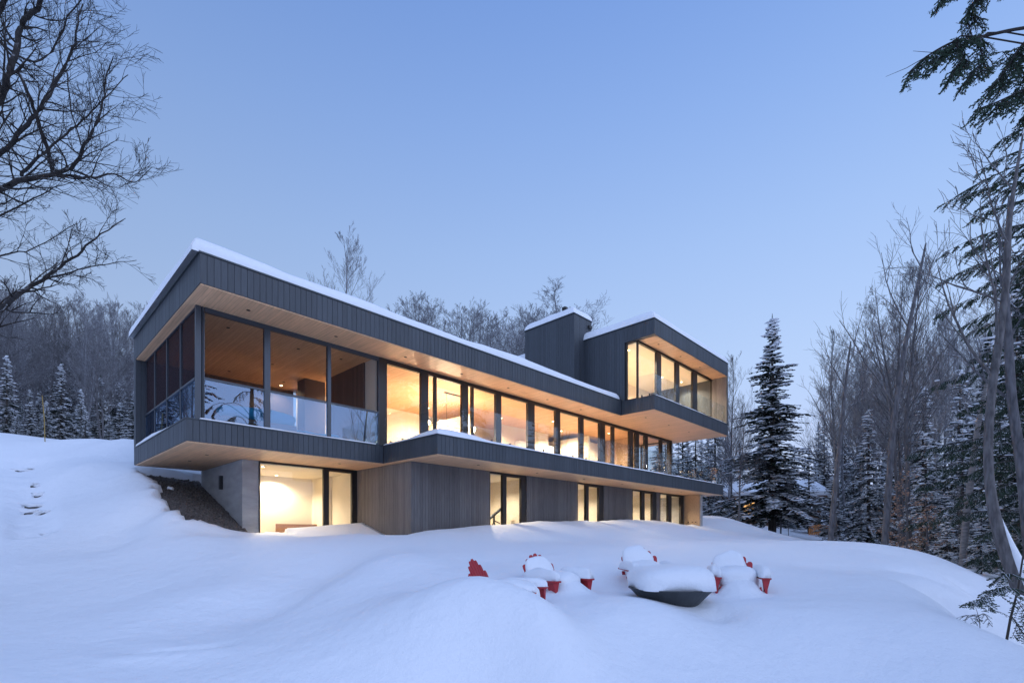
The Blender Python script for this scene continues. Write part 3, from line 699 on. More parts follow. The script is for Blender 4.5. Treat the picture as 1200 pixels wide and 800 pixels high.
# ---- snow lying on the house
def snow_pad(name, s0, s1, t0, t1, z, h, parent=house, lip=.3, wob=.06, seed=0, res=.16, over=.0, shape=None, asy=None):
    ns = max(4, int((s1-s0)/res)); nt_ = max(4, int((t1-t0)/res)); mb = MB()
    # finer spacing near the edges
    def ax_(a, c, n):
        u = np.linspace(0, 1, n+1); L = c-a; e = np.array([0,.02,.06,.12,.2,.32])*1.0
        mid = np.linspace(a+.45, c-.45, max(2, n)) if L > 1.2 else np.linspace(a+L*.2, c-L*.2, 8)
        k = 1.0 if L > 1.2 else L*.2/.45
        return np.concatenate([a+e*k, mid, c-(e*k)[::-1]])
    S = ax_(s0, s1, ns); T = ax_(t0, t1, nt_)
    SS, TT = np.meshgrid(S, T)
    d = np.minimum(np.minimum(SS-s0, s1-SS), np.minimum(TT-t0, t1-TT))
    prof = 1-np.exp(-np.maximum(d, 0)/lip*2.2)
    prof = np.sqrt(np.clip(1-(1-np.clip(d/lip, 0, 1))**2, 0, 1))
    nz = vnoise(SS, TT, 1.4, seed+11)*wob+vnoise(SS, TT, 4.5, seed+17)*wob*.35
    hh = (h+nz)*prof
    if shape is not None: hh *= shape(SS, TT)
    Z = z+np.maximum(hh, 0)+.002
    nx = len(S); ny = len(T)
    for j in range(ny):
        for i in range(nx): mb.v.append((S[i], T[j], Z[j,i]))
    for j in range(ny-1):
        for i in range(nx-1): mb.f.append((j*nx+i, j*nx+i+1, (j+1)*nx+i+1, (j+1)*nx+i)); mb.m.append(0)
    b0 = len(mb.v); ring = [(i,0) for i in range(nx)]+[(nx-1,j) for j in range(1,ny)]+[(i,ny-1) for i in range(nx-2,-1,-1)]+[(0,j) for j in range(ny-2,0,-1)]
    for i, j in ring: mb.v.append((S[i], T[j], z-.0))
    n = len(ring)
    for k in range(n):
        i, j = ring[k]; i2, j2 = ring[(k+1) % n]
        mb.f.append((j*nx+i, b0+k, b0+(k+1) % n, j2*nx+i2)); mb.m.append(0)
    return mb.build(name, SNOW, parent, smooth=True)
snow_pad('roof_snow', -.16, 18.40, .05, 7.7, Zr+.036, .36, lip=.24, wob=.07, seed=1, shape=lambda S, T: 1+.28*np.exp(-np.maximum(S,0)/.9)+.14*vnoise(S,T,.8,90))
snow_pad('roof_snow', bs0-.06, bs1+.03, bt0-.02, bt1, Zb+.036, .5, lip=.5, wob=.05, seed=2)
snow_pad('snow_cap', cs0-.06, cs1+.06, ct0-.02, ct1, cz+.05, .55, parent=ch_o, lip=.7, wob=.12, seed=3)
snow_pad('balcony_snow', 5.70, SE-.02, -1.72, 1.25, Zf+.03, .16, lip=.16, wob=.09, seed=4,
         shape=lambda S, T: .5+1.2*np.exp(-((S-6.4)/1.0)**2-((T+1.2)/.8)**2)+.25*np.exp(-((S-21.3)/.35)**2))
snow_pad('ledge_snow', -.01, .25, 1.6, 7.4, Zf+.03, .12, lip=.1, wob=.05, seed=5, res=.1, shape=lambda S, T: .25+ss((T-2.2)/3)*.9)
snow_pad('ledge_snow', .3, 5.4, 1.17, 1.31, Zf+.03, .035, lip=.05, wob=.015, seed=6, res=.1)
snow_pad('ledge_snow', bs0+.15, bs1-.2, bt0+.0, bt0+.16, Zbf+.03, .05, lip=.06, wob=.04, seed=7, res=.1)
b = MB()
for k in range(10): b.blob((.0+rnd.uniform(-.1,.1), 3.2+k*.4, Zr+.5), (.05,.05,.04), seed=k)

# ------------------------------------------------------------------ lamps and furniture inside
def lamp(loc, W_, r=.05, col=(1,.68,.36)):
    l = bpy.data.lights.new('lamp', 'POINT'); l.energy = W_; l.color = col; l.shadow_soft_size = r
    o = bpy.data.objects.new('lamp', l); COL.objects.link(o); o.location = loc; return o
WARM = (1,.76,.53); PALE = (1,.82,.62)
def downlight(s, t, z, W_, label, col=WARM, grp=None):
    o = MB(); o.lathe([(.062,0),(.062,.012),(.05,.012),(.045,.0)][::-1], 14, (0,0,-.012)); o = o.build('ceiling_downlight', M['white'], loc=H(s,t,z))
    g = MB(); g.lathe([(.042,0),(.042,.006)], 12, (0,0,-.016)); g.build('bulb', M['bulb'], o)
    tag(o, label, 'ceiling light', grp)
    l = bpy.data.lights.new('downlight', 'SPOT'); l.energy = W_*11.0; l.color = col; l.shadow_soft_size = .05; l.spot_size = R(150); l.spot_blend = .6
    q_ = bpy.data.objects.new('downlight', l); COL.objects.link(q_); q_.location = H(s,t,z-.035)
def floor_fill(s, t, z, W_, label, col=WARM):  # unseen globes added to light ceilings and soffits from below
    o = MB(); o.lathe([(.09,0),(.09,.02),(.012,.03),(.012,.26),(.03,.28)], 14); o = o.build('floor_fill_globe', M['black'], loc=H(s,t,z))
    g = MB(); g.blob((0,0,.36),(.085,.085,.085), ex=1, wob=0, nu=14, nv=8); g.build('globe', M['bulb'], o, smooth=True)
    tag(o, label, 'added fill light'); lamp(H(s,t,z+.36), W_*(6.5 if col is WARM else 15), .087, col)
cl = Zs-.08
downlight(s_at(308,LT1+.7), LT1+.7, cl, 26, 'round ceiling light beside the concrete pier in the lower left room', PALE)
downlight(4.15, 6.2, cl, 42, 'round ceiling light close to the back wall of the lower left room', PALE)
for (a, c), lb in zip(LWS, ('above the telescope','behind the second lower window pair','behind the third lower window pair','behind the rightmost lower window pair')):
    downlight((a+c)/2-.1, .95, cl, 34, 'round ceiling light '+lb, PALE)
cl = Zbc-.06
for s_, t_, W_, lb in ((19.3,.1,60,'round ceiling light in the glazed corner of the upper room'),(20.9,1.2,80,'round ceiling light behind the second upper pane'),(24.6,1.0,110,'round ceiling light in the right half of the upper room'),(26.3,.6,70,'round ceiling light beside the upper end wall')):
    downlight(s_, t_, cl, W_, lb, PALE)
cl = Zc-.03
for s_, t_, W_, lb in ((6.8,4.5,80,'round ceiling light behind the first tall pane right of the porch'),(12.6,3.0,70,'round ceiling light in the middle of the main floor'),(14.6,4.6,80,'round ceiling light left of the kitchen'),(17.0,3.2,70,'round ceiling light above the kitchen front'),(19.2,4.4,90,'round ceiling light above the kitchen cabinets'),(21.6,2.8,80,'round ceiling light right of the kitchen'),(25.0,3.0,70,'round ceiling light in the far right bay of the main floor'),(10.8,5.6,60,'round ceiling light at the back of the dining area'),(4.6,6.9,14,'round ceiling light added to warm the back of the porch')):  # the porch one is added for the glow on its ceiling
    downlight(s_, t_, cl, W_, lb, WARM)
for s_, t_, W_, lb in ((7.3,3.4,40,'added unseen fill globe on the floor left of the dining table'),(9.6,4.2,75,'added unseen fill globe on the floor behind the dining table'),(12.9,3.4,85,'added unseen fill globe on the floor between dining table and kitchen'),(15.9,2.9,90,'added unseen fill globe on the floor left of the kitchen island'),(18.8,2.7,95,'added unseen fill globe on the floor before the kitchen island'),(21.9,3.0,95,'added unseen fill globe on the floor right of the kitchen'),(24.9,3.2,90,'added unseen fill globe on the floor in the far right bay')):
    floor_fill(s_, t_, Zf+.02, W_, lb)
floor_fill(4.9, 3.3, Zf+.02, 20, 'added unseen fill globe on the porch floor by the cream partition')
for s_, W_, lb in ((19.6,70,'added unseen fill globe on the upper floor near its glazed corner'),(21.9,70,'added unseen fill globe on the upper floor behind the middle panes'),(25.2,70,'added unseen fill globe on the upper floor behind the right panes')):
    floor_fill(s_, .9, Zbf+.03, W_, lb, PALE)
for s_, t_, W_, lb in ((3.5,4.8,22,'added unseen fill globe on the floor of the lower left room'),((LWS[0][0]+LWS[0][1])/2+.3,1.9,17,'added unseen fill globe on the floor near the telescope'),(sum(LWS[1])/2,1.5,15,'added unseen fill globe on the floor behind the second lower window pair'),(sum(LWS[2])/2,1.5,15,'added unseen fill globe on the floor behind the third lower window pair'),(sum(LWS[3])/2,1.5,15,'added unseen fill globe on the floor behind the rightmost lower window pair')):
    floor_fill(s_, t_, GF, W_, lb, PALE)
# chandelier
sc_ = s_at(533, 3.0); cpz = 4.55
ch_ = empty('chandelier', H(sc_, 3.0, 0), ANG); tag(ch_, 'horizontal bar chandelier of glowing globes hanging over the dining table', 'chandelier')
b = MB(); b.tube([(-.45,0,cpz),(-.45,0,Zc-.04)], .008, 5); b.tube([(.45,0,cpz),(.45,0,Zc-.04)], .008, 5); b.box(-.55,.55,-.05,.05,Zc-.07,Zc-.035); b.build('hanger', M['black'], ch_)
b = MB(); b.tube([(-1.2,0,cpz),(1.2,0,cpz)], .014, 6)
for k in range(9): x = -1.2+k*.3; y = .16*(-1)**k; b.tube([(x,0,cpz),(x,y,cpz+.04)], .008, 5)
b.build('bar', M['black'], ch_)
for k in range(9):
    x = -1.2+k*.3; y = .2*(-1)**k; g = MB(); g.blob((x,y,cpz+.05), (.08,.08,.08), ex=1, wob=0, nu=12, nv=8); g.build('globe', M['bulb'], ch_, smooth=True)
    if k % 2 == 0: lamp(H(sc_+x, 3.0+y*1.9, cpz+.05), 75, .082, WARM)
# dining table and chairs
t_ = empty('dining_table', H(sc_, 3.0, Zf+.02), ANG); tag(t_, 'long wooden dining table under the chandelier', 'table')
b = MB(); b.box(-1.2,1.2,-.45,.45,.71,.75); b.build('tabletop', M['walnut'], t_)
for x in (-1.1,1.1):
    for y in (-.38,.38): b = MB(); b.box(x-.035,x+.035,y-.035,y+.035,0,.71); b.build('leg', M['walnut'], t_)
def dchair(s, t, rz, label):
    c = empty('dining_chair', H(s,t,Zf+.02), ANG+rz); tag(c, label, 'chair', 'dining chairs')
    b = MB(); b.box(-.22,.22,-.22,.22,.43,.48); b.build('seat', M['fabric'], c)
    b = MB(); b.box(-.22,.22,.19,.23,.5,.9); b.build('backrest', M['fabric'], c)
    for x in (-.19,.19):
        for y in (-.19,.19): b = MB(); b.tube([(x,y,.43),(x*1.08,y*1.08,0)], [.016,.011], 6); b.build('leg', M['black'], c)
dchair(sc_-.8, 2.35, math.pi, 'grey dining chair at the left near side of the table')
dchair(sc_+.05, 2.35, math.pi, 'grey dining chair at the middle near side of the table')
dchair(sc_+.9, 2.35, math.pi, 'grey dining chair at the right near side of the table')
# sofa/daybed under turquoise cover on the porch
q = empty('daybed', H(1.95, 1.85, Zf+.06), ANG); tag(q, 'low daybed rolled in a turquoise cover behind the left porch panel', 'daybed')
b = MB(); b.box(-1.0,1.0,-.3,.4,.06,.24); b.build('base', M['walnut'], q)
b = MB(); b.blob((0,0,.42),(1.0,.32,.19), ex=.5, nu=22, nv=10, wob=.1, seed=3); b.build('cover', M['teal'], q, smooth=True)
q = empty('daybed', H(3.9, 2.3, Zf+.02), ANG+.1); tag(q, 'daybed with a rumpled turquoise cover behind the middle porch panel', 'daybed')
b = MB(); b.box(-.6,.6,-.3,.4,.02,.12); b.build('base', M['walnut'], q)
b = MB(); b.blob((0,0,.2),(.7,.34,.12), ex=.7, nu=22, nv=10, wob=.35, seed=8); b.build('cover', M['teal'], q, smooth=True)
# telescope behind the first lower window of the wood front
ps = s_at(581, 1.0)
q = empty('telescope', H(ps, 1.0, GF), ANG); tag(q, 'telescope on a tripod behind the first window of the wood-boarded wall', 'telescope')
b = MB(); b.tube([(-.62,.0,.92),(.5,0,1.62)], [.055,.06], 12); b.tube([(-.72,0,.86),(-.6,0,.93)], [.035,.035], 10); b.build('tube', M['black'], q, smooth=False)
b = MB(); b.tube([(-.1,0,1.2),(-.1,0,.95)], .04, 8); b.tube([(-.1,0,1.02),(.15,-.08,.9)], .025, 8); b.build('mount', M['black'], q)
for k in range(3):
    a = k*2.094+.5; b = MB(); b.tube([(-.1,0,.98),(-.1+.42*math.cos(a),.42*math.sin(a),0)], [.026,.016], 6); b.build('leg', M['black'], q)
# low sideboard in the lower left room
q = empty('bed', H(4.95, 5.6, GF), ANG); tag(q, 'low wooden bed in the lower left room, mostly behind the snow', 'bed')
b = MB(); b.box(-.8,.9,-.5,.6,.0,.35); b.build('base', M['walnut'], q)
b = MB(); b.box(-.8,.9,.62,.68,.0,.86); b.build('headboard', M['walnut'], q)
b = MB(); b.blob((0,0,.42),(.8,.5,.14), ex=.4, nu=20, nv=8, wob=.05); b.build('mattress', M['white'], q, smooth=True)
# armchairs in the far right bay
q = empty('armchair', H(23.0,3.0,Zf+.02), ANG+2.4); tag(q, 'low grey armchair behind the right panes of the main floor', 'armchair')
b = MB(); b.box(-.35,.35,-.35,.35,.25,.45); b.build('seat', M['fabric'], q)
b = MB(); b.box(-.35,.35,.28,.42,.3,.85); b.build('backrest', M['fabric'], q)
for x in (-.42,.36): b = MB(); b.box(x,x+.06,-.35,.35,.2,.62); b.build('arm', M['fabric'], q)
b = MB(); b.box(-.33,-.28,-.33,-.28,0,.25); b.box(.28,.33,-.33,-.28,0,.25); b.box(-.33,-.28,.28,.33,0,.25); b.box(.28,.33,.28,.33,0,.25); b.build('base', M['black'], q)

# ------------------------------------------------------------------ red garden chairs and fire bowl
def chair_proto():
    c = empty('garden_chair')
    # front is -y
    b = MB()
    for k in range(6):
        y = -.30+k*.095; z = .37-k*.022
        b.obox((0,y,z), (.27,0,0), (0,.042,-.01), (0,.003,.01))
    b.build('seat', M['red'], c)
    b = MB(); nrm = Vector((0,.42,.91)).normalized()      # recline direction (up the back)
    base = Vector((0,.19,.24)); th = Vector((0,.91,-.42)).normalized()
    hts = [.60,.69,.755,.78,.755,.69,.60]
    for k in range(7):
        x0 = (k-3)*.072; x1 = (k-3)*.093; h = hts[k]
        a = base+Vector((x0,0,0)); e = base+nrm*h+Vector((x1,0,0)); ax = (e-a).normalized(); w = Vector((1,0,0))-ax*ax.x; w.normalize()
        hw0, hw1 = .031, .041
        # slat with a rounded top
        out = []
        for tt, hw in ((0,hw0),(.6,(hw0+hw1)/2+.003),(.93,hw1),(.975,hw1*.8),(1.0,hw1*.38)): out.append((a+(e-a)*tt, hw))
        bi = len(b.v)
        for c_, hw in out:
            for sx_, sy in ((-1,-1),(1,-1),(1,1),(-1,1)): b.v.append(tuple(c_+w*hw*sx_+th*.009*sy))
        for i in range(len(out)-1):
            for j in range(4): j2 = (j+1) % 4; b.f.append((bi+i*4+j, bi+i*4+j2, bi+i*4+4+j2, bi+i*4+4+j)); b.m.append(0)
        n = bi+(len(out)-1)*4; b.f.append((n,n+1,n+2,n+3)); b.m.append(0); b.f.append((bi+3,bi+2,bi+1,bi)); b.m.append(0)
    b.obox(base+nrm*.3+th*.025, (.33,0,0), nrm*.03, th*.012)
    b.obox(base+nrm*.56+th*.022, (.27,0,0), nrm*.025, th*.012)
    b.build('backrest', M['red'], c)
    for sx_ in (-1,1):
        b = MB(); x = sx_*.345
        pts = [(-.065,-.40),(.065,-.40),(.075,-.3),(.07,.0),(.05,.25),(.03,.42),(-.03,.42),(-.04,.2),(-.06,-.05),(-.075,-.3)]
        bi = len(b.v); n = len(pts)
        for z in (.565,.588):
            for px_, y in pts: b.v.append((x+px_, y, z))
        b.f.append(tuple(bi+i for i in reversed(range(n)))); b.f.append(tuple(bi+n+i for i in range(n))); b.m += [0,0]
        for i in range(n): b.f.append((bi+i, bi+(i+1)%n, bi+n+(i+1)%n, bi+n+i)); b.m.append(0)
        b.build('arm', M['red'], c)
        b = MB(); b.box(x-.012,x+.012,-.36,-.25,0,.563)
        # curved bracket under the arm
        bi = len(b.v); y = -.25
        prof = [(-.25,.563),(-.25,.36),(-.225,.42),(-.185,.49),(-.12,.563)]
        for xx in (x-.011, x+.011):
            for y, z in prof: b.v.append((xx,y,z))
        n = len(prof); b.f.append(tuple(bi+i for i in reversed(range(n)))); b.f.append(tuple(bi+n+i for i in range(n))); b.m += [0,0]
        for i in range(n): b.f.append((bi+i, bi+(i+1)%n, bi+n+(i+1)%n, bi+n+i)); b.m.append(0)
        # side bracket, widening towards the arm
        bi = len(b.v)
        for yy in (-.37,-.36+.0):
            for xx, z in ((x-sx_*.0-.055,.563),(x+.055,.563),(x+.02,.42),(x+.012,.25),(x-.012,.25),(x-.02,.42)): b.v.append((xx,yy,z))
        n = 6; b.f.append(tuple(bi+i for i in reversed(range(n)))); b.f.append(tuple(bi+n+i for i in range(n))); b.m += [0,0]
        for i in range(n): b.f.append((bi+i, bi+(i+1)%n, bi+n+(i+1)%n, bi+n+i)); b.m.append(0)
        b.build('leg', M['red'], c)
        b = MB(); b.obox((sx_*.28,.12,.2), (.012,0,0), (0,.46,-.2), (0,.02,.045)); b.build('side_rail', M['red'], c)
    return c
def chair_snow(c, seed, arms=(1,1), seat=1.0, back=1.0, armh=.11, off=0.0):
    b = MB()
    if seat: b.blob((0,.02,.52), (.30,.40,.22*seat), ex=.75, nu=24, nv=12, wob=.14, seed=seed)
    if back:
        nrm = Vector((0,.42,.91)).normalized(); base = Vector((0,.10,.28))
        th = Vector((0,-.91,.42)).normalized(); n0 = len(b.v)
        base = Vector((0,.19,.24))
        b.blob((0,0,0), (.262,.09,.36), ex=.86, nu=34, nv=22, wob=.10, seed=seed)
        cc = base+nrm*(.37*back+.02)+th*.03+Vector((off,0,0))
        for q in range(n0, len(b.v)):
            x, y, z = b.v[q]; z *= back
            z += .012*noise.noise(Vector((x*22, y*22, z*22+seed)))
            x *= 1.0+.10*max(0, z/.36)
            b.v[q] = tuple(cc+Vector((x,0,0))+nrm*z-th*y)
    for i, sx_ in enumerate((-1,1)):
        if arms[i]: b.blob((sx_*.345,-.05,.59), (.09,.36,armh*arms[i]), ex=.65, nu=22, nv=10, wob=.12, seed=seed+20+i, flat=.0)
    b.build('snow_cover', SNOW, c, smooth=True)
proto = chair_proto(); index_kids(proto)
# px of the back, depth, facing angle (0 faces the camera), ground z
CH = [
 (0, 'red slatted chair seen side-on, leftmost by the fire bowl, one slat edge above the snow', (1,1), .8, .55),
 (0, 'red slatted chair with a bare fan back, second from left behind the snow mound', (1.5,1.5), .8, .95),
 (0, 'red slatted chair directly behind the fire bowl, only its back edges showing', (1.2,1.2), .9, 1.04),
 (0, 'red slatted chair right of the fire bowl, snow heaped over its back and both arms', (1.5,1.5), 1.0, 1.04)]
for i, (tilt, lab, arms, seat, back) in enumerate(CH):
    c = proto if i == 0 else copy_tree(proto)
    c.location = (CHG[i][0], CHG[i][1], CHG[i][3]); c.rotation_euler = (0,tilt,CHG[i][2]); tag(c, lab, 'chair', 'red chairs round the fire bowl')
    chair_snow(c, 5+i*11, arms, seat, back, off=(0,-.02,-.045,-.04)[i])
fb = empty('fire_bowl', (P(786,690,7.18).x, 7.18, -1.165)); tag(fb, 'dark conical steel fire bowl heaped with snow', 'fire bowl')
b = MB(); b.lathe([(.16,0),(.2,.02),(.57,.42),(.585,.42),(.585,.435),(.55,.435),(.52,.40),(.1,.1)], 40); b.build('bowl', M['bowl'], fb)
b = MB(); b.blob((0,0,.43), (.53,.53,.31), ex=.5, nu=48, nv=20, wob=.07, seed=2, flat=.05); b.build('snow_cap', SNOW, fb, smooth=True)

# ------------------------------------------------------------------ stairs up the left hill, stake
st = empty('hill_steps', (0,0,0)); tag(st, 'snow-buried steps climbing the left hill, dark tread gaps showing', 'steps')
for px, py, Y, w in ((38,591,15.6,.32),(53,593,15.55,.25),(41,583,16.1,.5),(48,574,16.7,.25),(43,567,17.2,.2),(57,626,14.0,.5),(28,549,18.9,.5)):
    p_ = P(px, py, Y); z = zt(p_.x, p_.y)
    b = MB(); w *= .8; z -= .03; b.box(p_.x-w/2, p_.x+w/2, p_.y-.14, p_.y+.1, z-.07, z+.0); b.build('tread', M['stone'], st)
    b = MB(); b.blob((p_.x, p_.y+.06, z+.03), (w*.95,.26,.085), ex=.9, wob=.5, seed=int(px)); b.build('tread_snow', SNOW, st, smooth=True)
p_ = P(53,524,21.5); z = zt(p_.x, p_.y)
b = MB(); b.tube([(0,0,-.3),(-.04,0,1.0),(-.13,0,1.95)], [.018,.017,.015], 8); o = b.build('marker_stake', M['yellow'], loc=(p_.x,p_.y,z)); tag(o, 'thin yellow marker stake standing in the snow on the left hill', 'stake')

# ------------------------------------------------------------------ trees
def cone_tree(seed, hgt=12.0, wid=2.7, dens=1.0, snow=.55, bare_bottom=.08, droop=.35):
    """returns (trunk, crown, snow) builders for a spruce"""
    r = random.Random(seed); tr, cr, sn = MB(), MB(), MB()
    tr.tube([(0,0,-.6),(0,0,hgt*.5),(0,0,hgt)], [.17*hgt/12,.1*hgt/12,.012], 7)
    z = hgt*bare_bottom
    while z < hgt*.985:
        f_ = (z-hgt*bare_bottom)/(hgt*(1-bare_bottom)); L0 = wid*(1-f_)**.98*(.82+.25*math.sin(z*2.1+seed))+.06
        nb = max(4, int((9-5*f_)*dens))
        for k in range(nb):
            if r.random() < .1: continue
            a = r.uniform(0, 6.283); L = L0*r.uniform(.62, 1.18); zz = z+r.uniform(-.12,.12)
            up = .45*f_-.12+r.uniform(-.1,.1)
            da = Vector((math.cos(a), math.sin(a), 0)); sd = Vector((-da.y, da.x, 0))
            def pt(u): return da*(L*u)+Vector((0,0,zz+L*(up*u-droop*u*u+.10*u**4)))
            nseg = 3; bs = r.choice((.15,.5,.9,1.3,1.5))
            cr.tube([pt(i/nseg) for i in range(nseg+1)], [.02,.014,.009,.004], 3, 0, cap=False)
            n = max(3, int(L/.12))
            for i in range(n+1):
                u = .12+.88*(i+r.random()*.6)/(n+.6); c = pt(min(u,1)); tw = (.12+.32*L*(1-u)**.7*.6)*r.uniform(.6,1.15)*(1-.45*f_**3)
                for sg in (-1,1):
                    if r.random() < .06: continue
                    d = (sd*sg*r.uniform(.6,1)+da*r.uniform(.35,.9)+Vector((0,0,r.uniform(-.5,-.05)))).normalized()
                    e = c+d*tw; w = d.cross(Vector((0,0,1)))*.06*r.uniform(.8,1.3)
                    m_ = c+(e-c)*.5; hang = Vector((0,0,-.05*r.uniform(.4,1.2)))
                    cr.quad(c, m_+w, e, m_-w, 1)
                    cr.quad(c+hang*.2, m_+hang+w*.5, e, m_-hang*.3-w*.3, 1)
                    if r.random() < snow*.95*bs:
                        k2 = r.uniform(.8,1.35); up_ = Vector((0,0,.012)); top = Vector((0,0,.03+.02*r.random()))
                        w2 = w*k2
                        sn.tri(c+up_, m_+w2+up_, m_+top); sn.tri(m_+w2+up_, e+up_, m_+top); sn.tri(e+up_, m_-w2+up_, m_+top); sn.tri(m_-w2+up_, c+up_, m_+top)
            if r.random() < snow*.8*bs:                 # heavier clump on the bough
                u = r.uniform(.4,.9); c = pt(u); q = r.uniform(.07,.21)*(1+.5*(1-f_))
                sn.blob(c+Vector((0,0,.03)), (q*1.5,q,.06), ex=1, nu=6, nv=4, wob=.3, seed=k, rot=a, flat=.4)
        z += (.27-.12*f_)*(hgt/12)**.3/ max(.6,dens)
    cr.tube([(0,0,hgt-.1),(0,0,hgt+.3)], [.03,.008], 4, 1)
    for i in range(4):
        cr.quad((0,0,hgt-.5+i*.1),(.07,.02,hgt-.35+i*.1),(0,0,hgt-.1+i*.1),(-.07,-.02,hgt-.35+i*.1),1)
    return tr, cr, sn
def spruce_proto(seed, **kw):
    tr, cr, sn = cone_tree(seed, **kw)
    r = empty('spruce_tree'); tr.build('trunk', M['bark'], r); cr.build('crown', [M['bark'], M['needle']], r); sn.build('snow_cover', SNOW, r)
    index_kids(r); r['_h'] = kw.get('hgt', 12.0); return r

def grow(mb, p0, d, L, r0, lv, r, up=.12, spread=.7, kids=(5,7), shrink=.62, minr=.004, sides=5, wig=.12, n=5, base=.25, m=0):
    """a limb with side limbs; recursive"""
    pts = [Vector(p0)]; d = Vector(d).normalized(); dirs = [d.copy()]
    for i in range(n):
        d = (d+Vector((r.gauss(0,wig), r.gauss(0,wig), r.gauss(0,wig)+up*.25))).normalized()
        pts.append(pts[-1]+d*L/n); dirs.append(d.copy())
    rad = [max(minr, r0*(1-.75*i/n)) for i in range(n+1)]
    if lv == 0: rad[-1] = minr*.6
    mb.tube(pts, rad, sides if lv > 1 else (4 if lv == 1 else 3), m, cap=False)
    if lv <= 0: return
    k = r.randint(*kids)
    for j in range(k):
        u = base+(1-base)*(j+r.random()*.8)/k; u = min(u, .98); i = min(int(u*n), n-1); q = u*n-i
        c = pts[i].lerp(pts[i+1], q); dd = dirs[i]
        a = dd.orthogonal().normalized(); a.rotate(Matrix.Rotation(r.uniform(0,6.283), 3, dd))
        nd = (dd*(1-spread*.45)+a*spread*r.uniform(.7,1.2)+Vector((0,0,up))).normalized()
        grow(mb, c, nd, L*shrink*(1.12-.55*u)*r.uniform(.75,1.2), max(minr, rad[i]*.6), lv-1, r, up, spread, kids, shrink, minr, sides, wig*1.15, max(3, n-1), .15, m)
def bare_proto(name, seed, hgt=12, r0=.14, lv=4, spread=.6, kids=(5,7), up=.22, mat='bark_g', base=.3, shrink=.5, forks=1, minr=.0045, wig=.04):
    r = random.Random(seed); root = empty(name); tb = MB(); cb = MB()
    for fk in range(forks):
        lean = Vector((r.uniform(-.12,.12), r.uniform(-.12,.12), 1)) if forks > 1 else Vector((r.uniform(-.04,.04), r.uniform(-.04,.04), 1))
        pts = [Vector((r.uniform(-.1,.1)*(forks>1),0,-.5))]; d = lean.normalized(); n = 9; dirs = [d.copy()]
        for i in range(n):
            d = (d+Vector((r.gauss(0,wig)-pts[-1].x*.09/forks, r.gauss(0,wig)-pts[-1].y*.09/forks, .08))).normalized(); pts.append(pts[-1]+d*(hgt+.5)/n); dirs.append(d.copy())
        rad = [r0*(1-.92*(i/n)**.9) for i in range(n+1)]
        tb.tube(pts, rad, 7)
        nb = int(hgt*2.6)
        for j in range(nb):
            u = base+(1-base)*(j+r.random())/nb; u = min(u,.985); i = min(int(u*n), n-1); c = pts[i].lerp(pts[i+1], u*n-i)
            a = r.uniform(0,6.283); nd = Vector((math.cos(a)*spread, math.sin(a)*spread, .55+.5*u))
            L = hgt*.44*(1.03-u)**.62*r.uniform(.55,1.1)
            grow(cb, c, nd, L, max(minr*1.5, rad[i]*.36), lv-1, r, up, spread, (4,6), shrink*1.05, .0032, 4, .06, 4, .2)
    tb.build('trunk', M[mat], root); cb.build('crown', M[mat], root)
    index_kids(root); root['_h'] = float(hgt)*1.1; return root
USED = set()
def place(proto_, x, y, h, rz, label, cat, group, z=None, wscale=1.0, tilt=0):
    if proto_.name in USED: o = copy_tree(proto_)
    else: o = proto_; USED.add(proto_.name)
    s_ = h/proto_['_h']; o.location = (x, y, (zt(x, y) if z is None else z)); o.rotation_euler = (tilt,0,rz); o.scale = (s_*wscale, s_*wscale, s_)
    tag(o, label, cat, group); return o
def place_px(proto_, px, top, Y, label, cat, group, wscale=1.0, rz=None, dz=0):
    x = (px-PX)/F*Y; z = zt(x, Y)+dz; h = (HY-top)/F*Y-z
    return place(proto_, x, Y, max(h, 1.0), rnd.uniform(0,6.28) if rz is None else rz, label, cat, group, z, wscale)

SPR = [spruce_proto(11, hgt=12, wid=2.5, dens=1.0, snow=.75), spruce_proto(23, hgt=12, wid=3.1, dens=.85, snow=.95, droop=.5), spruce_proto(37, hgt=10, wid=2.0, dens=.8, snow=.6, droop=.2), spruce_proto(41, hgt=6, wid=1.7, dens=.9, snow=.85)]
BIG = spruce_proto(59, hgt=15.5, wid=3.3, dens=1.3, snow=.85, bare_bottom=.09)
BARE = [bare_proto('bare_tree', 5, 12, .13, 4, .6, (6,8)), bare_proto('bare_tree', 17, 13, .12, 4, .58, (6,8), up=.3, base=.25), bare_proto('bare_tree', 29, 11, .12, 4, .75, (6,8), up=.15, forks=2), bare_proto('bare_tree', 43, 14, .13, 4, .56, (6,8), up=.35, base=.42)]
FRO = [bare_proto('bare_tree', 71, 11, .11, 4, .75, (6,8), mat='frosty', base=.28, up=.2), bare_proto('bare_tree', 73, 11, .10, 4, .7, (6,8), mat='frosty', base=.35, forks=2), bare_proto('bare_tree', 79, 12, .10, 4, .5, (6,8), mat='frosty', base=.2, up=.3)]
BIR = [bare_proto('birch_tree', 61, 13, .11, 4, .5, (6,8), mat='birch', base=.4), bare_proto('birch_tree', 67, 12, .10, 4, .65, (6,8), mat='birch', base=.35, wig=.09)]

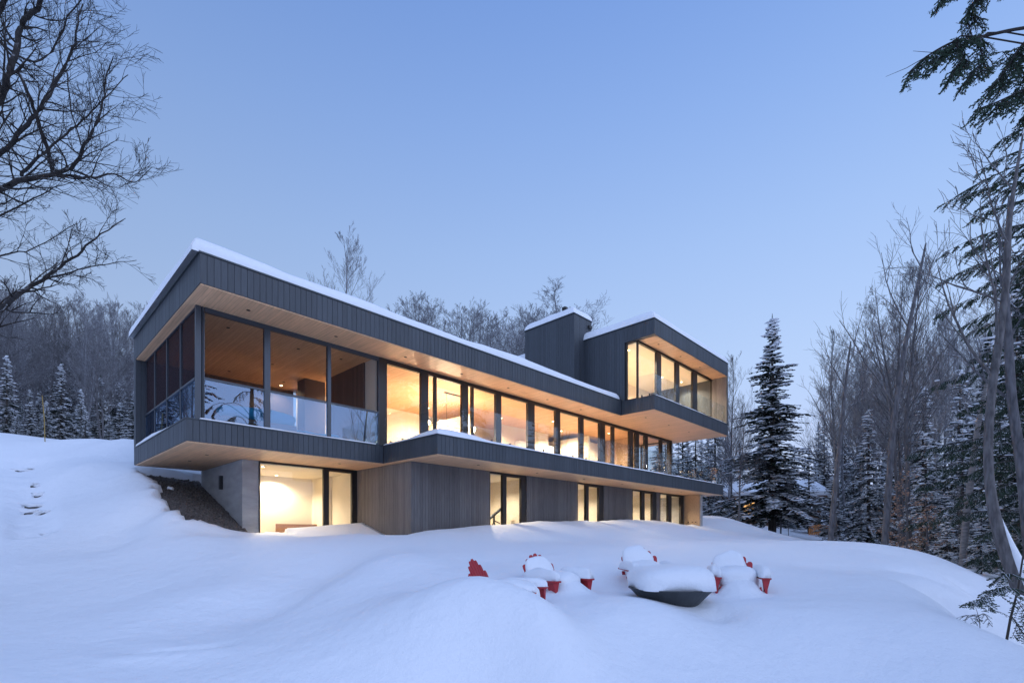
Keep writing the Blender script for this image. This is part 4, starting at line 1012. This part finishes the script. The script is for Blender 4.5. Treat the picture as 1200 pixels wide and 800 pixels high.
place_px(BIG, 905, 372, 36, 'tall pointed spruce standing alone on the snow right of the house', 'spruce', None, 1.3, rz=.7)
named = [
 (1018,478,31,1,'bushy snow-loaded spruce just right of the twin bare trunks',1.15),
 (975,560,34,3,'small dense spruce beside the lit timber fence',1.2),
 (1110,600,19,3,'low snow-loaded spruce in front of the dark woods at right',1.2),
 (1150,592,15.5,3,'small snowy spruce just left of the leaning trunk base',1.0),
 (948,520,42,2,'slim spruce behind the right flank of the tall pointed spruce',1.1),
]
for px, top, Y, k, lb, ws in named: place_px(SPR[k], px, top, Y, lb, 'spruce', None, ws)
RG = 'spruces in the woods at the right'; RL = 'snow-flecked dark spruce in the dense woods at the right side'
for px, top, Y in ((1050,470,36),(1082,450,30),(1085,505,25),(1125,430,27),(1128,500,22),(1160,390,24),(1172,470,19),(1192,330,21),(1205,450,17),(1230,300,20),(1250,380,16),(1000,540,40),(990,495,46),(1040,520,42),(1065,490,48),(1140,470,35),(1180,420,32),(1215,380,30),
                   (855,520,50),(838,470,52),(815,490,46),(800,480,56),(830,530,42),(780,500,60),(930,545,46),(795,520,44),(845,540,46),(820,545,52)):
    place_px(SPR[rnd.choice((0,1,2))], px, top, Y, RL, 'spruce', RG, rnd.uniform(.9,1.25))
for i in range(70):
    Y = rnd.uniform(48, 85); px = rnd.uniform(760, 1260); place_px(SPR[rnd.randint(0,2)], px, rnd.uniform(495,545)-max(0,(px-1080)*.35), Y, RL, 'spruce', RG, rnd.uniform(.9,1.3))
LG = 'spruces in the woods on the left hill'; LL = 'snow-flecked spruce in the dark woods above the left hill'
for px, top, Y in ((8,415,27),(-30,400,26),(35,455,30),(72,425,31),(95,455,28),(118,440,33),(140,470,29),(160,450,34),(55,470,27),(20,480,25.5),(128,485,27),(180,440,38),(-60,430,30),(100,480,26)):
    place_px(SPR[rnd.choice((0,1))], px, top, Y, LL, 'spruce', LG, rnd.uniform(.95,1.25))
for i in range(55):
    Y = rnd.uniform(31, 60); px = rnd.uniform(-120, 215); place_px(SPR[rnd.randint(0,2)], px, rnd.uniform(415,470), Y, LL, 'spruce', LG, rnd.uniform(.9,1.3))
BG = 'bare trees on the left hill'; BL = 'leafless grey tree in the woods above the left hill'
for i in range(75):
    Y = rnd.uniform(29, 62); px = rnd.uniform(-150, 235); top = 345+max(0, px-130)*.25+rnd.uniform(-14, 45)-max(0,(60-px))*.45
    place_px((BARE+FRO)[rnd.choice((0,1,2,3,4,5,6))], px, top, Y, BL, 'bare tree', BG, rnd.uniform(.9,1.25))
# behind the roof
for px, top, Y, k, ws, lb in ((384,250,34,2,1.15,'slender leafless tree rising alone above the long roof'),(655,324,42,0,1.8,'round-headed bare tree directly behind the chimney'),(692,350,44,1,1.5,'small bare tree between the chimney and the upper box'),
                          (490,342,44,1,1.2,'spreading bare tree behind the roof, right of the slender lone tree'),(600,352,38,0,1.0,'dark bare tree behind the roof, just left of the chimney')):
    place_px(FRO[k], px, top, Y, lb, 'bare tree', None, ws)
for px, top, Y, k in ((462,350,42,0),(478,338,44,1),(502,342,46,0),(535,346,44,2),(562,344,42,1),(580,352,44,0),(608,350,44,1),(636,346,46,0),(520,356,44,2),(552,350,46,4),(505,368,52,0),(640,350,46,4),(590,372,55,1),(612,360,52,5),(680,365,50,0)):
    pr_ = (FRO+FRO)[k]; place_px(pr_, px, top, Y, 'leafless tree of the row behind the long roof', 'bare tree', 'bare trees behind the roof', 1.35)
# right bare trees
for px, top, Y, k, ws, lb in ((985,365,35,1,.9,'tall bare tree between the pointed spruce and the birches'),(1070,285,26,3,1.1,'tallest twin-trunked bare tree before the right woods'),(1058,300,27,2,.8,'bare tree close behind the tallest twin-trunked tree'),
                              (856,400,42,1,.9,'bare frosty tree beside the right corner of the house'),(1010,400,33,4,.9,'pale birch with a leaning crown among the right woods'),(1040,330,31,5,.9,'pale birch left of the tallest bare tree'),(1122,560,20,4,.6,'short pale birch stem in front of the dark right woods')):
    place_px((BARE+BIR)[k], px, top, Y, lb, 'bare tree', None, ws)
for i in range(50):
    Y = rnd.uniform(32, 70); px = rnd.uniform(845, 1260); top = (440 if px < 950 else 418-(px-950)*.5)+rnd.uniform(-10, 65)
    if 870 < px < 945: top += 60
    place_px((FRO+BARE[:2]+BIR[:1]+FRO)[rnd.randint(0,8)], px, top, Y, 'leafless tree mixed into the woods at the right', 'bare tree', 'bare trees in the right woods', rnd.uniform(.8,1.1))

# beech saplings holding dry leaves
def beech(px, top, Y, lb, seed):
    r = random.Random(seed); root = empty('beech_sapling'); x = (px-PX)/F*Y; z = zt(x, Y); h = (HY-top)/F*Y-z
    tb = MB(); tb.tube([(0,0,-.2),(.05,0,h*.5),(0,.05,h)], [.05,.03,.008], 6); cb = MB()
    for j in range(26):
        u = .15+.83*j/26; a = r.uniform(0,6.283); L = h*.34*(1.05-u)*r.uniform(.7,1.2)+.1; c = Vector((.03,0,h*u))
        d = Vector((math.cos(a), math.sin(a), .25)); e = c+d*L; cb.tube([c, c+d*L*.5, e], [.012,.008,.004], 3, 0, cap=False)
        for q in range(int(L*34)):
            v = r.uniform(.25,1.05); p0 = c+d*L*v+Vector((r.gauss(0,.08),r.gauss(0,.08),r.gauss(0,.06)-.03)); d2 = Vector((r.uniform(-1,1),r.uniform(-1,1),r.uniform(-1,.2))).normalized(); w = d2.orthogonal().normalized()*.03
            cb.quad(p0, p0+d2*.05+w, p0+d2*.11, p0+d2*.05-w, 1)
    tb.build('trunk', M['bark_g'], root); cb.build('crown', [M['bark_g'], M['tan']], root); root.location = (x, Y, z); tag(root, lb, 'beech sapling')
beech(1062, 545, 22, 'beech sapling holding dry tan leaves before the right woods', 3)
beech(1085, 575, 21, 'smaller tan-leaved beech sapling right of the larger one', 4)

# leaning trunk at the right
def trunk_px(name, pts, rads, lb, mat, seed, limbs, cat='tree', snow=None, lv=2):
    root = empty(name); P0 = P(*pts[0]); root.location = P0; tag(root, lb, cat)
    r = random.Random(seed)
    W_ = [P(*q)-P0 for q in pts]
    # smooth the path
    sm = []; rr = []
    for i in range(len(W_)-1):
        a = W_[max(i-1,0)]; b_ = W_[i]; c = W_[i+1]; d = W_[min(i+2,len(W_)-1)]
        for k in range(4):
            t = k/4; sm.append(.5*((2*b_)+(c-a)*t+(2*a-5*b_+4*c-d)*t*t+(3*b_-a-3*c+d)*t**3)); rr.append(rads[i]*(1-t)+rads[i+1]*t)
    sm.append(W_[-1]); rr.append(rads[-1])
    mb = MB(); mb.tube(sm, rr, 12); mb.build('trunk', M[mat], root, smooth=True)
    cb = MB()
    for u, dx, dy, dz, L, r0 in limbs:
        i = int(u*(len(sm)-1)); grow(cb, sm[i], (dx,dy,dz), L, r0, lv, r, .2, .6, (5,7), .55, .005, 5, .09, 6, .2)
    if limbs: cb.build('crown', M[mat], root)
    if snow:
        sb = MB(); i0, i1, off = snow
        path = [sm[i]+Vector((off*rr[i]*.75, -rr[i]*.55, rr[i]*.35)) for i in range(i0, i1)]
        n = len(path); sb.tube(path, [rr[i0+k]*(1.0*(1-(k/(n-1))**3)+.02) for k in range(n)], 10); sb.build('snow_strip', SNOW, root, smooth=True)
    return root
trunk_px('leaning_tree', [(1205,715,11.6),(1192,680,11.6),(1176,640,11.7),(1163,590,11.8),(1158,530,12),(1162,460,12.1),(1172,390,12.2),(1180,320,12.3),(1184,250,12.4),(1200,150,12.6)],
         [.18,.155,.13,.105,.09,.085,.078,.068,.05,.015], 'leaning grey trunk at the right edge with snow plastered on its base', 'bark_p', 3,
         [(.60,-.55,.1,1.0,3.2,.04),(.66,-.4,-.2,1.0,3.4,.035),(.72,.4,.3,.9,3,.03),(.74,-.8,.3,.55,2.2,.025),(.85,-.6,-.3,.6,2.4,.025),(.92,-.4,.3,.8,2.0,.02),(.5,-.9,.3,.5,1.2,.014)], snow=(0,12,.8))
trunk_px('slim_tree', [(1212,690,13),(1204,620,13),(1196,540,13),(1186,470,13),(1182,400,13.1),(1178,330,13.2),(1183,230,13.3)], [.13,.12,.11,.1,.09,.07,.03],
         'slim straight trunk just right of the leaning snow-plastered one', 'bark_g', 8, [(.5,-.6,.3,.8,2.5,.04),(.7,.5,.3,.8,2.5,.04),(.8,-.5,-.2,.9,2.2,.03),(.9,.2,.5,.8,2,.03)])
trunk_px('birch_tree', [(1128,668,18),(1131,620,18),(1138,560,18),(1146,500,18),(1158,440,18)], [.12,.11,.1,.08,.04],
         'thin slanting birch stem left of the leaning trunk', 'birch', 9, [(.5,.8,.2,.6,1.8,.03),(.7,.6,-.2,.7,1.6,.03),(.85,-.6,.2,.7,1.5,.02),(.4,.9,.1,.3,1.2,.02)])
trunk_px('twin_trunk_tree', [(1036,650,21),(1040,590,21),(1047,500,21),(1058,420,21),(1072,350,21),(1085,285,21)], [.13,.12,.11,.09,.06,.03],
         'dark trunk forking upward at the edge of the snow field at right', 'bark_g', 12, [(.35,.25,.1,1,5.5,.07),(.45,-.45,.1,1,4.4,.05),(.6,.4,.2,.9,4,.04),(.7,-.4,.1,.9,3.4,.035),(.8,.4,-.2,.9,2.8,.03),(.92,-.3,.2,.9,2.4,.025)])
trunk_px('dead_stem', [(972,648,24),(976,600,24),(981,550,24),(986,500,24),(992,440,24),(997,400,24)], [.13,.12,.1,.08,.06,.03],
         'slender dark trunk at the snow edge below the tall pale birches', 'bark_g', 15, [(.5,-.5,.1,.9,3,.04),(.6,.6,.1,.9,3,.04),(.75,-.5,.2,.9,2.5,.03),(.85,.5,.2,.9,2.5,.03)])

# ---- hemlock boughs
def bough(mb, pts, r, r0=.02, spread=.55, dens=1.0, start=.0, hang=.35, tl=.6, sp_=.075, leaf=.075):
    pts = [Vector(p) for p in pts]; sm = []
    for i in range(len(pts)-1):
        a = pts[max(i-1,0)]; b_ = pts[i]; c = pts[i+1]; d = pts[min(i+2,len(pts)-1)]
        for k in range(5):
            t = k/5; sm.append(.5*((2*b_)+(c-a)*t+(2*a-5*b_+4*c-d)*t*t+(3*b_-a-3*c+d)*t**3))
    sm.append(pts[-1]); n = len(sm)
    mb.tube(sm, [r0*(1-.85*i/n) for i in range(n)], 6, 0)
    tot = sum((sm[i+1]-sm[i]).length for i in range(n-1)); m_ = int(tot/sp_*dens)
    for j in range(m_):
        u = start+(1-start)*(j+r.random())/m_; i = min(int(u*(n-1)), n-2); c = sm[i].lerp(sm[i+1], u*(n-1)-i); ax = (sm[i+1]-sm[i]).normalized()
        side = ax.cross(Vector((0,0,1))).normalized()*(1 if j % 2 else -1)
        d = (ax*r.uniform(.3,.8)+side*spread*r.uniform(.5,1.2)+Vector((0,0,-hang*r.uniform(.4,1.3)))).normalized()
        L = tl*(.35+.65*math.sin(min(1,(1-u)*1.25+.12)*math.pi*.6))*r.uniform(.55,1.15)
        twig(mb, c, d, L, r, leaf)
def twig(mb, c, d, L, r, leaf, depth=1):
    k = 4; p = [c]; dd = d.copy()
    for i in range(k): dd = (dd+Vector((r.gauss(0,.08), r.gauss(0,.08), -.07))).normalized(); p.append(p[-1]+dd*L/k)
    mb.tube(p, [.005,.004,.003,.002,.0012], 3, 0, cap=False)
    nl = max(4, int(L/.035))
    for i in range(nl):
        u = .08+.92*i/nl; q = min(int(u*k), k-1); b_ = p[q].lerp(p[q+1], u*k-q); ax = (p[q+1]-p[q]).normalized()
        sd = ax.cross(Vector((r.gauss(0,.25),r.gauss(0,.25),1))).normalized()*(1 if i % 2 else -1)
        if depth and L > .22 and i % 2 == 0:
            twig(mb, b_, (ax*.75+sd*.75+Vector((0,0,r.uniform(-.35,.05)))).normalized(), L*.42*(1.1-u)+.05, r, leaf, 0)
        else:
            for sg in (-1, 1):
                e = b_+(ax*.6+sd*sg+Vector((0,0,r.uniform(-.3,.1)))).normalized()*leaf*.42*r.uniform(.7,1.2); w = (ax*.35+Vector((0,0,.6))).normalized()*leaf*.09
                mb.quad(b_-w, (b_+e)/2+w, e, (b_+e)/2-w*1.6, 1)
def hemlock_near():
    r = random.Random(5); root = empty('hemlock_tree'); base = Vector((9.1, 6.3, zt(9.1,6.3))); root.location = base
    tag(root, 'near hemlock whose dark boughs hang into the upper right corner', 'hemlock')
    tb = MB(); tb.tube([(0,0,-.5),(0,0,5),(.1,.1,12)], [.3,.24,.08], 12); tb.build('trunk', M['bark'], root)
    cb = MB()
    def B(pp, **kw):
        q_ = [P(*q)-base for q in pp]; kw['start'] = kw.get('start', .2)*.8+.2
        kw['dens'] = kw.get('dens', 1)*.72; bough(cb, [Vector((.04,.04,q_[0].z-.35))]+q_, r, **kw)
    for k in range(22):                       # the rest of its crown, away from the view
        a = r.uniform(-1.9, 1.5); z = 5.0+k*.33; L = (2.6-.07*k)*r.uniform(.7,1.1); d = Vector((math.cos(a), math.sin(a), 0))
        bough(cb, [Vector((0,0,z)), d*L*.4+Vector((0,0,z+.1)), d*L*.75+Vector((0,0,z-.05)), d*L+Vector((0,0,z-.35))], r, r0=.028, dens=.6, start=.15, tl=.55, hang=.5, sp_=.1, leaf=.11)
    B([(1330,40,6.3),(1250,30,6.2),(1200,33,6.1),(1150,43,6.0),(1118,49,5.95),(1085,67,5.9),(1066,84,5.9)], r0=.028, dens=.9, start=.5, tl=.42, hang=.75, spread=.45)
    B([(1320,20,6.5),(1250,25,6.5),(1205,45,6.4),(1180,80,6.3),(1160,105,6.2)], r0=.022, tl=.5, hang=.6, start=.25, dens=1.3)
    B([(1150,43,6.0),(1128,70,5.8),(1112,92,5.7)], r0=.012, tl=.3, hang=.7, start=.3)
    B([(1180,38,6.0),(1150,75,5.8),(1128,100,5.7)], r0=.012, tl=.3, hang=.7, start=.3)
    B([(1330,90,6.4),(1250,85,6.3),(1210,100,6.2),(1172,118,6.1),(1145,128,6.0)], r0=.02, tl=.4, hang=.55, start=.3, dens=1.3)
    B([(1330,70,6.7),(1250,65,6.6),(1200,85,6.6),(1175,60,6.6)], r0=.02, tl=.5, hang=.7, start=.3, dens=1.3)
    B([(1320,-60,6.4),(1220,-50,6.3),(1165,-25,6.2),(1140,5,6.1),(1143,25,6.1)], r0=.02, tl=.4, hang=.6, start=.35, dens=1.2)
    B([(1250,-60,6.2),(1160,-45,6.1),(1115,-15,6.0),(1100,5,6.0)], r0=.018, tl=.3, hang=.6, start=.45)
    B([(1330,120,6.6),(1250,110,6.6),(1215,125,6.5),(1195,140,6.5)], r0=.018, tl=.45, hang=.7, start=.2, dens=1.3)
    for pp in ([(1085,67,5.9),(1062,80,5.9),(1038,90,5.9)],[(1140,44,6),(1135,30,6),(1120,27,6)],[(1104,55,5.95),(1096,62,5.9),(1070,60,5.9)]):
        cb.tube([P(*q)-base for q in pp], [.006,.004,.002], 4, 0)
    cb.build('crown', [M['bark_near'], M['needle2']], root)
hemlock_near()
def pine_right():
    r = random.Random(9); root = empty('hemlock_tree'); Y0 = 14.5; x0 = (1232-PX)/F*Y0; base = Vector((x0, Y0, zt(x0, Y0))); root.location = base
    tag(root, 'tall dark hemlock at the right edge with layered drooping boughs', 'hemlock')
    tb = MB(); tb.tube([(0,0,-.5),(0,0,7),(0,0,15)], [.24,.17,.04], 10); tb.build('trunk', M['bark'], root)
    cb = MB(); sn = MB()
    for k in range(46):
        py = 150+k*11.2+r.uniform(-6,6); z = (HY-py)/F*Y0-base.z
        for a in (math.pi+r.uniform(-.9,.9), r.uniform(-1.4,1.4), -math.pi/2+r.uniform(-.5,.5)):
            f_ = (py-150)/520; L = (2.3+.8*min(1,f_*1.5))*r.uniform(.6,1.1)
            d = Vector((math.cos(a), math.sin(a), 0)); p_ = [Vector((0,0,z)), d*L*.35+Vector((0,0,z+.1)), d*L*.7+Vector((0,0,z-.02)), d*L+Vector((0,0,z-.28))]
            bough(cb, p_, r, r0=.022, dens=.85, start=.12, tl=.55, hang=.4, sp_=.1, leaf=.12)
            if r.random() < .3 and f_ > .45:
                for q in range(4): u = r.uniform(.3,1); sn.blob(d*L*u+Vector((r.gauss(0,.1),r.gauss(0,.1),z+.12-.3*u*u)), (.09,.06,.03), ex=1, nu=7, nv=4, wob=.4, seed=q+k, rot=a, flat=.4)
    cb.build('crown', [M['bark'], M['needle2']], root); sn.build('snow_cover', SNOW, root)
pine_right()
def sapling():
    r = random.Random(15); root = empty('hemlock_sapling'); b0 = P(1176,766,6.6); z = zt(b0.x, b0.y); base = Vector((b0.x, b0.y, z)); root.location = base
    tag(root, 'thin hemlock sapling leaning right over the lower right snow bank', 'hemlock sapling')
    tb = MB(); tb.tube([(0,0,-.15),P(1184,725,6.6)-base,P(1193,690,6.6)-base,P(1199,650,6.6)-base,P(1206,600,6.6)-base], [.016,.014,.011,.009,.004], 6); tb.build('trunk', M['bark'], root)
    cb = MB()
    for pp in ([(1193,690,6.6),(1175,688,6.4),(1150,702,6.2),(1138,706,6.1)],[(1195,675,6.6),(1180,672,6.5),(1165,684,6.4)],[(1190,700,6.6),(1200,715,6.4),(1205,730,6.3)],[(1198,660,6.6),(1215,668,6.4),(1230,680,6.3)],[(1186,722,6.6),(1196,738,6.5),(1204,748,6.4)]):
        bough(cb, [P(*q)-base for q in pp], r, r0=.007, dens=1.1, start=.1, tl=.24, hang=.25, sp_=.035, leaf=.085)
    cb.build('crown', [M['bark'], M['needle2']], root)
    r = random.Random(16); root = empty('hemlock_seedling'); b0 = P(1150,742,7.0); z = zt(b0.x, b0.y); base = Vector((b0.x, b0.y, z)); root.location = base
    tag(root, 'tiny hemlock tip poking from the snow left of the sapling', 'hemlock sapling')
    tb = MB(); tb.tube([(0,0,-.1),(-.03,0,.25),(-.08,0,.4)], [.006,.004,.002], 5); tb.build('trunk', M['bark'], root); cb = MB()
    for a in (2.6,3.4,4.2,5.5,1.0): bough(cb, [(0,0,.18+.03*a), (.16*math.cos(a),.16*math.sin(a),.2+.03*a), (.34*math.cos(a),.34*math.sin(a),.1+.03*a)], r, r0=.004, dens=1.0, start=.1, tl=.12, hang=.3, sp_=.045, leaf=.045)
    cb.build('crown', [M['bark'], M['needle2']], root)
sapling()

# ---- near maple at the left
def maple():
    r = random.Random(21); Y0 = 8.0; x0 = (-110-PX)/F*Y0; base = Vector((x0, Y0, zt(x0, Y0))); root = empty('maple_tree', base)
    tag(root, 'large near bare tree at the left edge, limbs arching into the upper left sky', 'bare tree')
    tb = MB(); tb.tube([P(-110,760,Y0)-base, P(-112,500,Y0)-base, P(-105,300,Y0)-base, P(-95,150,Y0)-base, P(-60,-40,Y0)-base], [.3,.24,.2,.17,.1], 12); tb.build('trunk', M['bark_near'], root, smooth=True)
    cb = MB()
    def limb(pp, r0_, r1, tw=1.0, y=8.0, side=.9, tl=.9, lv=2):
        r0 = r0_*.72; n0 = len(pp); q = [P(a, b_, y+.35*math.sin(i*1.7+r0*90))-base for i, (a, b_) in enumerate(pp)]
        if pp[0][0] < -80: q.insert(0, P(-108, HY-(HY-pp[0][1])*1.0, Y0)-base-Vector((0,0,.25)))
        sm = []
        for i in range(len(q)-1):
            a = q[max(i-1,0)]; b_ = q[i]; c = q[i+1]; d = q[min(i+2,len(q)-1)]
            for k in range(4): t = k/4; sm.append(.5*((2*b_)+(c-a)*t+(2*a-5*b_+4*c-d)*t*t+(3*b_-a-3*c+d)*t**3)+Vector((r.gauss(0,.006),r.gauss(0,.01),r.gauss(0,.006))))
        sm.append(q[-1]); n = len(sm); rad = [r0+(r1-r0)*(i/(n-1))**.8 for i in range(n)]
        cb.tube(sm, rad, 7)
        tot = sum((sm[i+1]-sm[i]).length for i in range(n-1))
        for j in range(int(tot*5.5*tw)):
            u = (j+r.random())/(tot*5.5*tw); 
            if u > .99: u = .99
            i = min(int(u*(n-1)), n-2); c = sm[i].lerp(sm[i+1], u*(n-1)-i); ax = (sm[i+1]-sm[i]).normalized()
            if P0x(c+base) < -90: continue
            o_ = ax.orthogonal().normalized(); o_.rotate(Matrix.Rotation(r.uniform(0,6.283), 3, ax))
            d = (ax*.75+o_*side*r.uniform(.5,1.1)+Vector((.18,0,.12))).normalized()
            grow(cb, c, d, tl*r.uniform(.5,1.25)*(1.15-.5*u), min(rad[i]*.5, .018), lv, r, .10, .62, (3,5), .6, .0023, 4, .13, 5, .15)
    def P0x(v): return PX+F*v.x/max(v.y,.1)
    limb([(-105,300),(-60,250),(0,222),(28,210),(62,204),(83,197),(97,178),(112,147),(119,126),(124,95),(133,66)], .085, .006, tl=.85)
    limb([(-100,240),(-50,215),(0,180),(28,152),(47,128),(66,95),(83,62),(90,38),(97,5)], .07, .008, y=7.6)
    limb([(-95,180),(-40,160),(0,116),(9,90),(19,57),(26,28),(43,9),(58,-30)], .09, .03, y=8.2)
    limb([(24,205),(38,190),(57,176),(85,152),(102,135),(123,114),(150,88)], .035, .005, y=7.9)
    limb([(66,206),(104,208),(133,204),(158,214),(178,196)], .03, .004, y=8.0, tl=.7)
    limb([(-108,420),(-50,400),(0,362),(24,344),(43,332),(71,313),(95,292),(119,275),(147,256)], .085, .004, y=7.4, tl=.75, tw=.8)
    limb([(50,328),(85,318),(114,311),(160,305)], .022, .004, y=7.4, tl=.5)
    limb([(9,90),(21,85),(33,109),(45,142),(57,178),(62,203)], .024, .03, y=8.1, tl=.5, tw=.6)
    limb([(78,85),(82,120),(95,170)], .012, .01, y=7.8, tl=.5)
    limb([(-100,80),(-40,60),(-10,30),(10,-10),(20,-50)], .07, .03, y=8.5)
    limb([(-90,20),(-30,30),(30,70),(60,60),(80,20),(110,-20)], .04, .008, y=8.8, tl=.9)
    limb([(-105,330),(-60,290),(-20,262),(30,238),(60,222)], .04, .008, y=8.4, tl=.7)
    limb([(-105,380),(-60,330),(0,300),(40,290),(90,262)], .04, .005, y=8.8, tl=.8, tw=.8)
    cb.build('crown', M['bark_near'], root)
maple()
# a tree behind the viewer's right, mirrored in the porch panels
GT = spruce_proto(83, hgt=20, wid=4.6, dens=.9, snow=.4, bare_bottom=.1)
q = place(GT, 12.4, .2, 21, 1.0, 'bushy spruce right of the garden, mirrored in the left porch panel', 'spruce', None, None, 1.0)

# ------------------------------------------------------------------ neighbour cabin and fence
Yc = 47.0; pc = P(905, 604, Yc); zc = zt(pc.x, Yc)
cab = empty('cabin', (pc.x, Yc, zc), R(-8)); tag(cab, 'dark log cabin with a snowy roof behind the tall spruce', 'cabin')
b = MB(); b.box(-4.2,4.2,0,6,-.6,3.0); b.build('wall', M['log'], cab)
b = MB(); b.quad((-4.7,-.7,2.75),(4.7,-.7,2.75),(4.7,3,4.2),(-4.7,3,4.2)); b.quad((4.7,6.7,2.75),(-4.7,6.7,2.75),(-4.7,3,4.2),(4.7,3,4.2)); b.box(-4.7,4.7,-.7,-.62,2.55,2.75); rf = b.build('roof', M['log'], cab)
b = MB(); b.obox((0,1.15,3.68), (4.72,0,0), (0,1.88,.72), (0,-.07,.18)); b.obox((0,4.85,3.68), (4.72,0,0), (0,-1.88,.72), (0,.07,.18)); b.build('roof_snow', SNOW, rf, smooth=False)
f_ = MB(); frame_rect(f_, -2.6,-1.5,-.06,.0,.9,2.3,.07); f_.box(-1.95,-1.87,-.05,0,.97,2.23); w_ = f_.build('window', M['black'], cab)
b = MB(); b.box(-2.53,-1.95,-.03,-.01,.97,2.23); b.box(-1.87,-1.57,-.03,-.01,.97,2.23); b.build('pane', M['litwin'], w_)
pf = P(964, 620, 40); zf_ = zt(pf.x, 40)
fe = empty('timber_fence', (pf.x, 40, zf_)); tag(fe, 'short timber fence behind the spruces, orange glow put into its colour', 'fence')
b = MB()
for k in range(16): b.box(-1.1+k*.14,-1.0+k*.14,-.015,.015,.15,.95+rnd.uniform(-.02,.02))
b.build('board_panel', simple('orange_glow_timber', (.5,.2,.06), .7, island=.2, var=.1), fe)  # warm light on the boards is put into their orange colour
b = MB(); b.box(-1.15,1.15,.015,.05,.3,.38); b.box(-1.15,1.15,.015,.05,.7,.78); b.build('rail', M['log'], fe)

# ------------------------------------------------------------------ sky, light, camera
w = bpy.data.worlds.new('World'); scene.world = w; w.use_nodes = True; nt = w.node_tree; nt.nodes.clear()
out = N(nt, 'ShaderNodeOutputWorld'); bg = N(nt, 'ShaderNodeBackground'); bg.inputs['Strength'].default_value = 1.0
tc = N(nt, 'ShaderNodeTexCoord'); sx = N(nt, 'ShaderNodeSeparateXYZ'); nt.links.new(tc.outputs['Generated'], sx.inputs[0])
cr = N(nt, 'ShaderNodeValToRGB'); e = cr.color_ramp.elements; nt.links.new(sx.outputs[2], cr.inputs[0])
stops = [(0.0,(.52,.62,.90)),(.12,(.54,.66,.95)),(.30,(.475,.64,.96)),(.48,(.375,.555,.93)),(.62,(.285,.465,.89)),(.74,(.21,.38,.83)),(1.0,(.21,.37,.80))]
e[0].position = stops[0][0]; e[0].color = (*stops[0][1],1); e[1].position = 1.0; e[1].color = (*stops[-1][1],1)
for p_, c_ in stops[1:-1]: el = e.new(p_); el.color = (*c_,1)
# the dusk glow leans to the right of the view: a slow change with azimuth
dt = N(nt, 'ShaderNodeVectorMath', operation='DOT_PRODUCT'); dt.inputs[1].default_value = Vector((.62,.5,-.15)).normalized(); nt.links.new(tc.outputs['Generated'], dt.inputs[0])
mr = N(nt, 'ShaderNodeMapRange'); mr.inputs['From Min'].default_value = -.8; mr.inputs['From Max'].default_value = .9; mr.inputs['To Min'].default_value = .62; mr.inputs['To Max'].default_value = 1.04
nt.links.new(dt.outputs['Value'], mr.inputs['Value'])
mb0 = N(nt, 'ShaderNodeMapRange'); mb0.inputs['From Min'].default_value = .4; mb0.inputs['From Max'].default_value = -.6; mb0.inputs['To Min'].default_value = 0; mb0.inputs['To Max'].default_value = .75
nt.links.new(sx.outputs[1], mb0.inputs['Value']); mc_ = N(nt, 'ShaderNodeMix', data_type='RGBA'); nt.links.new(mb0.outputs[0], mc_.inputs[0]); nt.links.new(cr.outputs[0], mc_.inputs[6]); mc_.inputs[7].default_value = (.44,.55,.86,1)
vm = N(nt, 'ShaderNodeVectorMath', operation='SCALE'); nt.links.new(mc_.outputs[2], vm.inputs[0]); 
mb_ = N(nt, 'ShaderNodeMapRange'); mb_.inputs['From Min'].default_value = .45; mb_.inputs['From Max'].default_value = -.75; mb_.inputs['To Min'].default_value = 1; mb_.inputs['To Max'].default_value = 2.15
nt.links.new(sx.outputs[1], mb_.inputs['Value']); mm_ = N(nt, 'ShaderNodeMath', operation='MULTIPLY'); nt.links.new(mr.outputs[0], mm_.inputs[0]); nt.links.new(mb_.outputs[0], mm_.inputs[1])
nt.links.new(mm_.outputs[0], vm.inputs['Scale'])
nt.links.new(vm.outputs[0], bg.inputs['Color']); nt.links.new(bg.outputs[0], out.inputs[0])

sl = bpy.data.lights.new('sun', 'SUN'); sl.energy = .55; sl.angle = R(50); sl.color = (.78,.82,1.0)
so = bpy.data.objects.new('sun', sl); COL.objects.link(so); so.rotation_euler = (R(62), 0, R(62))

cam = bpy.data.cameras.new('camera'); co = bpy.data.objects.new('camera', cam); COL.objects.link(co)
co.location = (0,0,0); co.rotation_euler = (R(90),0,0); cam.sensor_width = 36; cam.lens = 36*F/1200; cam.shift_y = (HY-400)/1200
cam.clip_start = .1; cam.clip_end = 2000; scene.camera = co
vs = scene.view_settings; vs.view_transform = 'Standard'; vs.look = 'None'; vs.gamma = 1; vs.exposure = 0; vs.use_curve_mapping = False
cy = scene.cycles; cy.use_denoising = True
try: cy.denoiser = 'OPENIMAGEDENOISE'
except Exception: pass
cy.max_bounces = 10; cy.diffuse_bounces = 4; cy.glossy_bounces = 4; cy.transparent_max_bounces = 24; cy.transmission_bounces = 4
cy.sample_clamp_indirect = 8; cy.caustics_reflective = False; cy.caustics_refractive = False
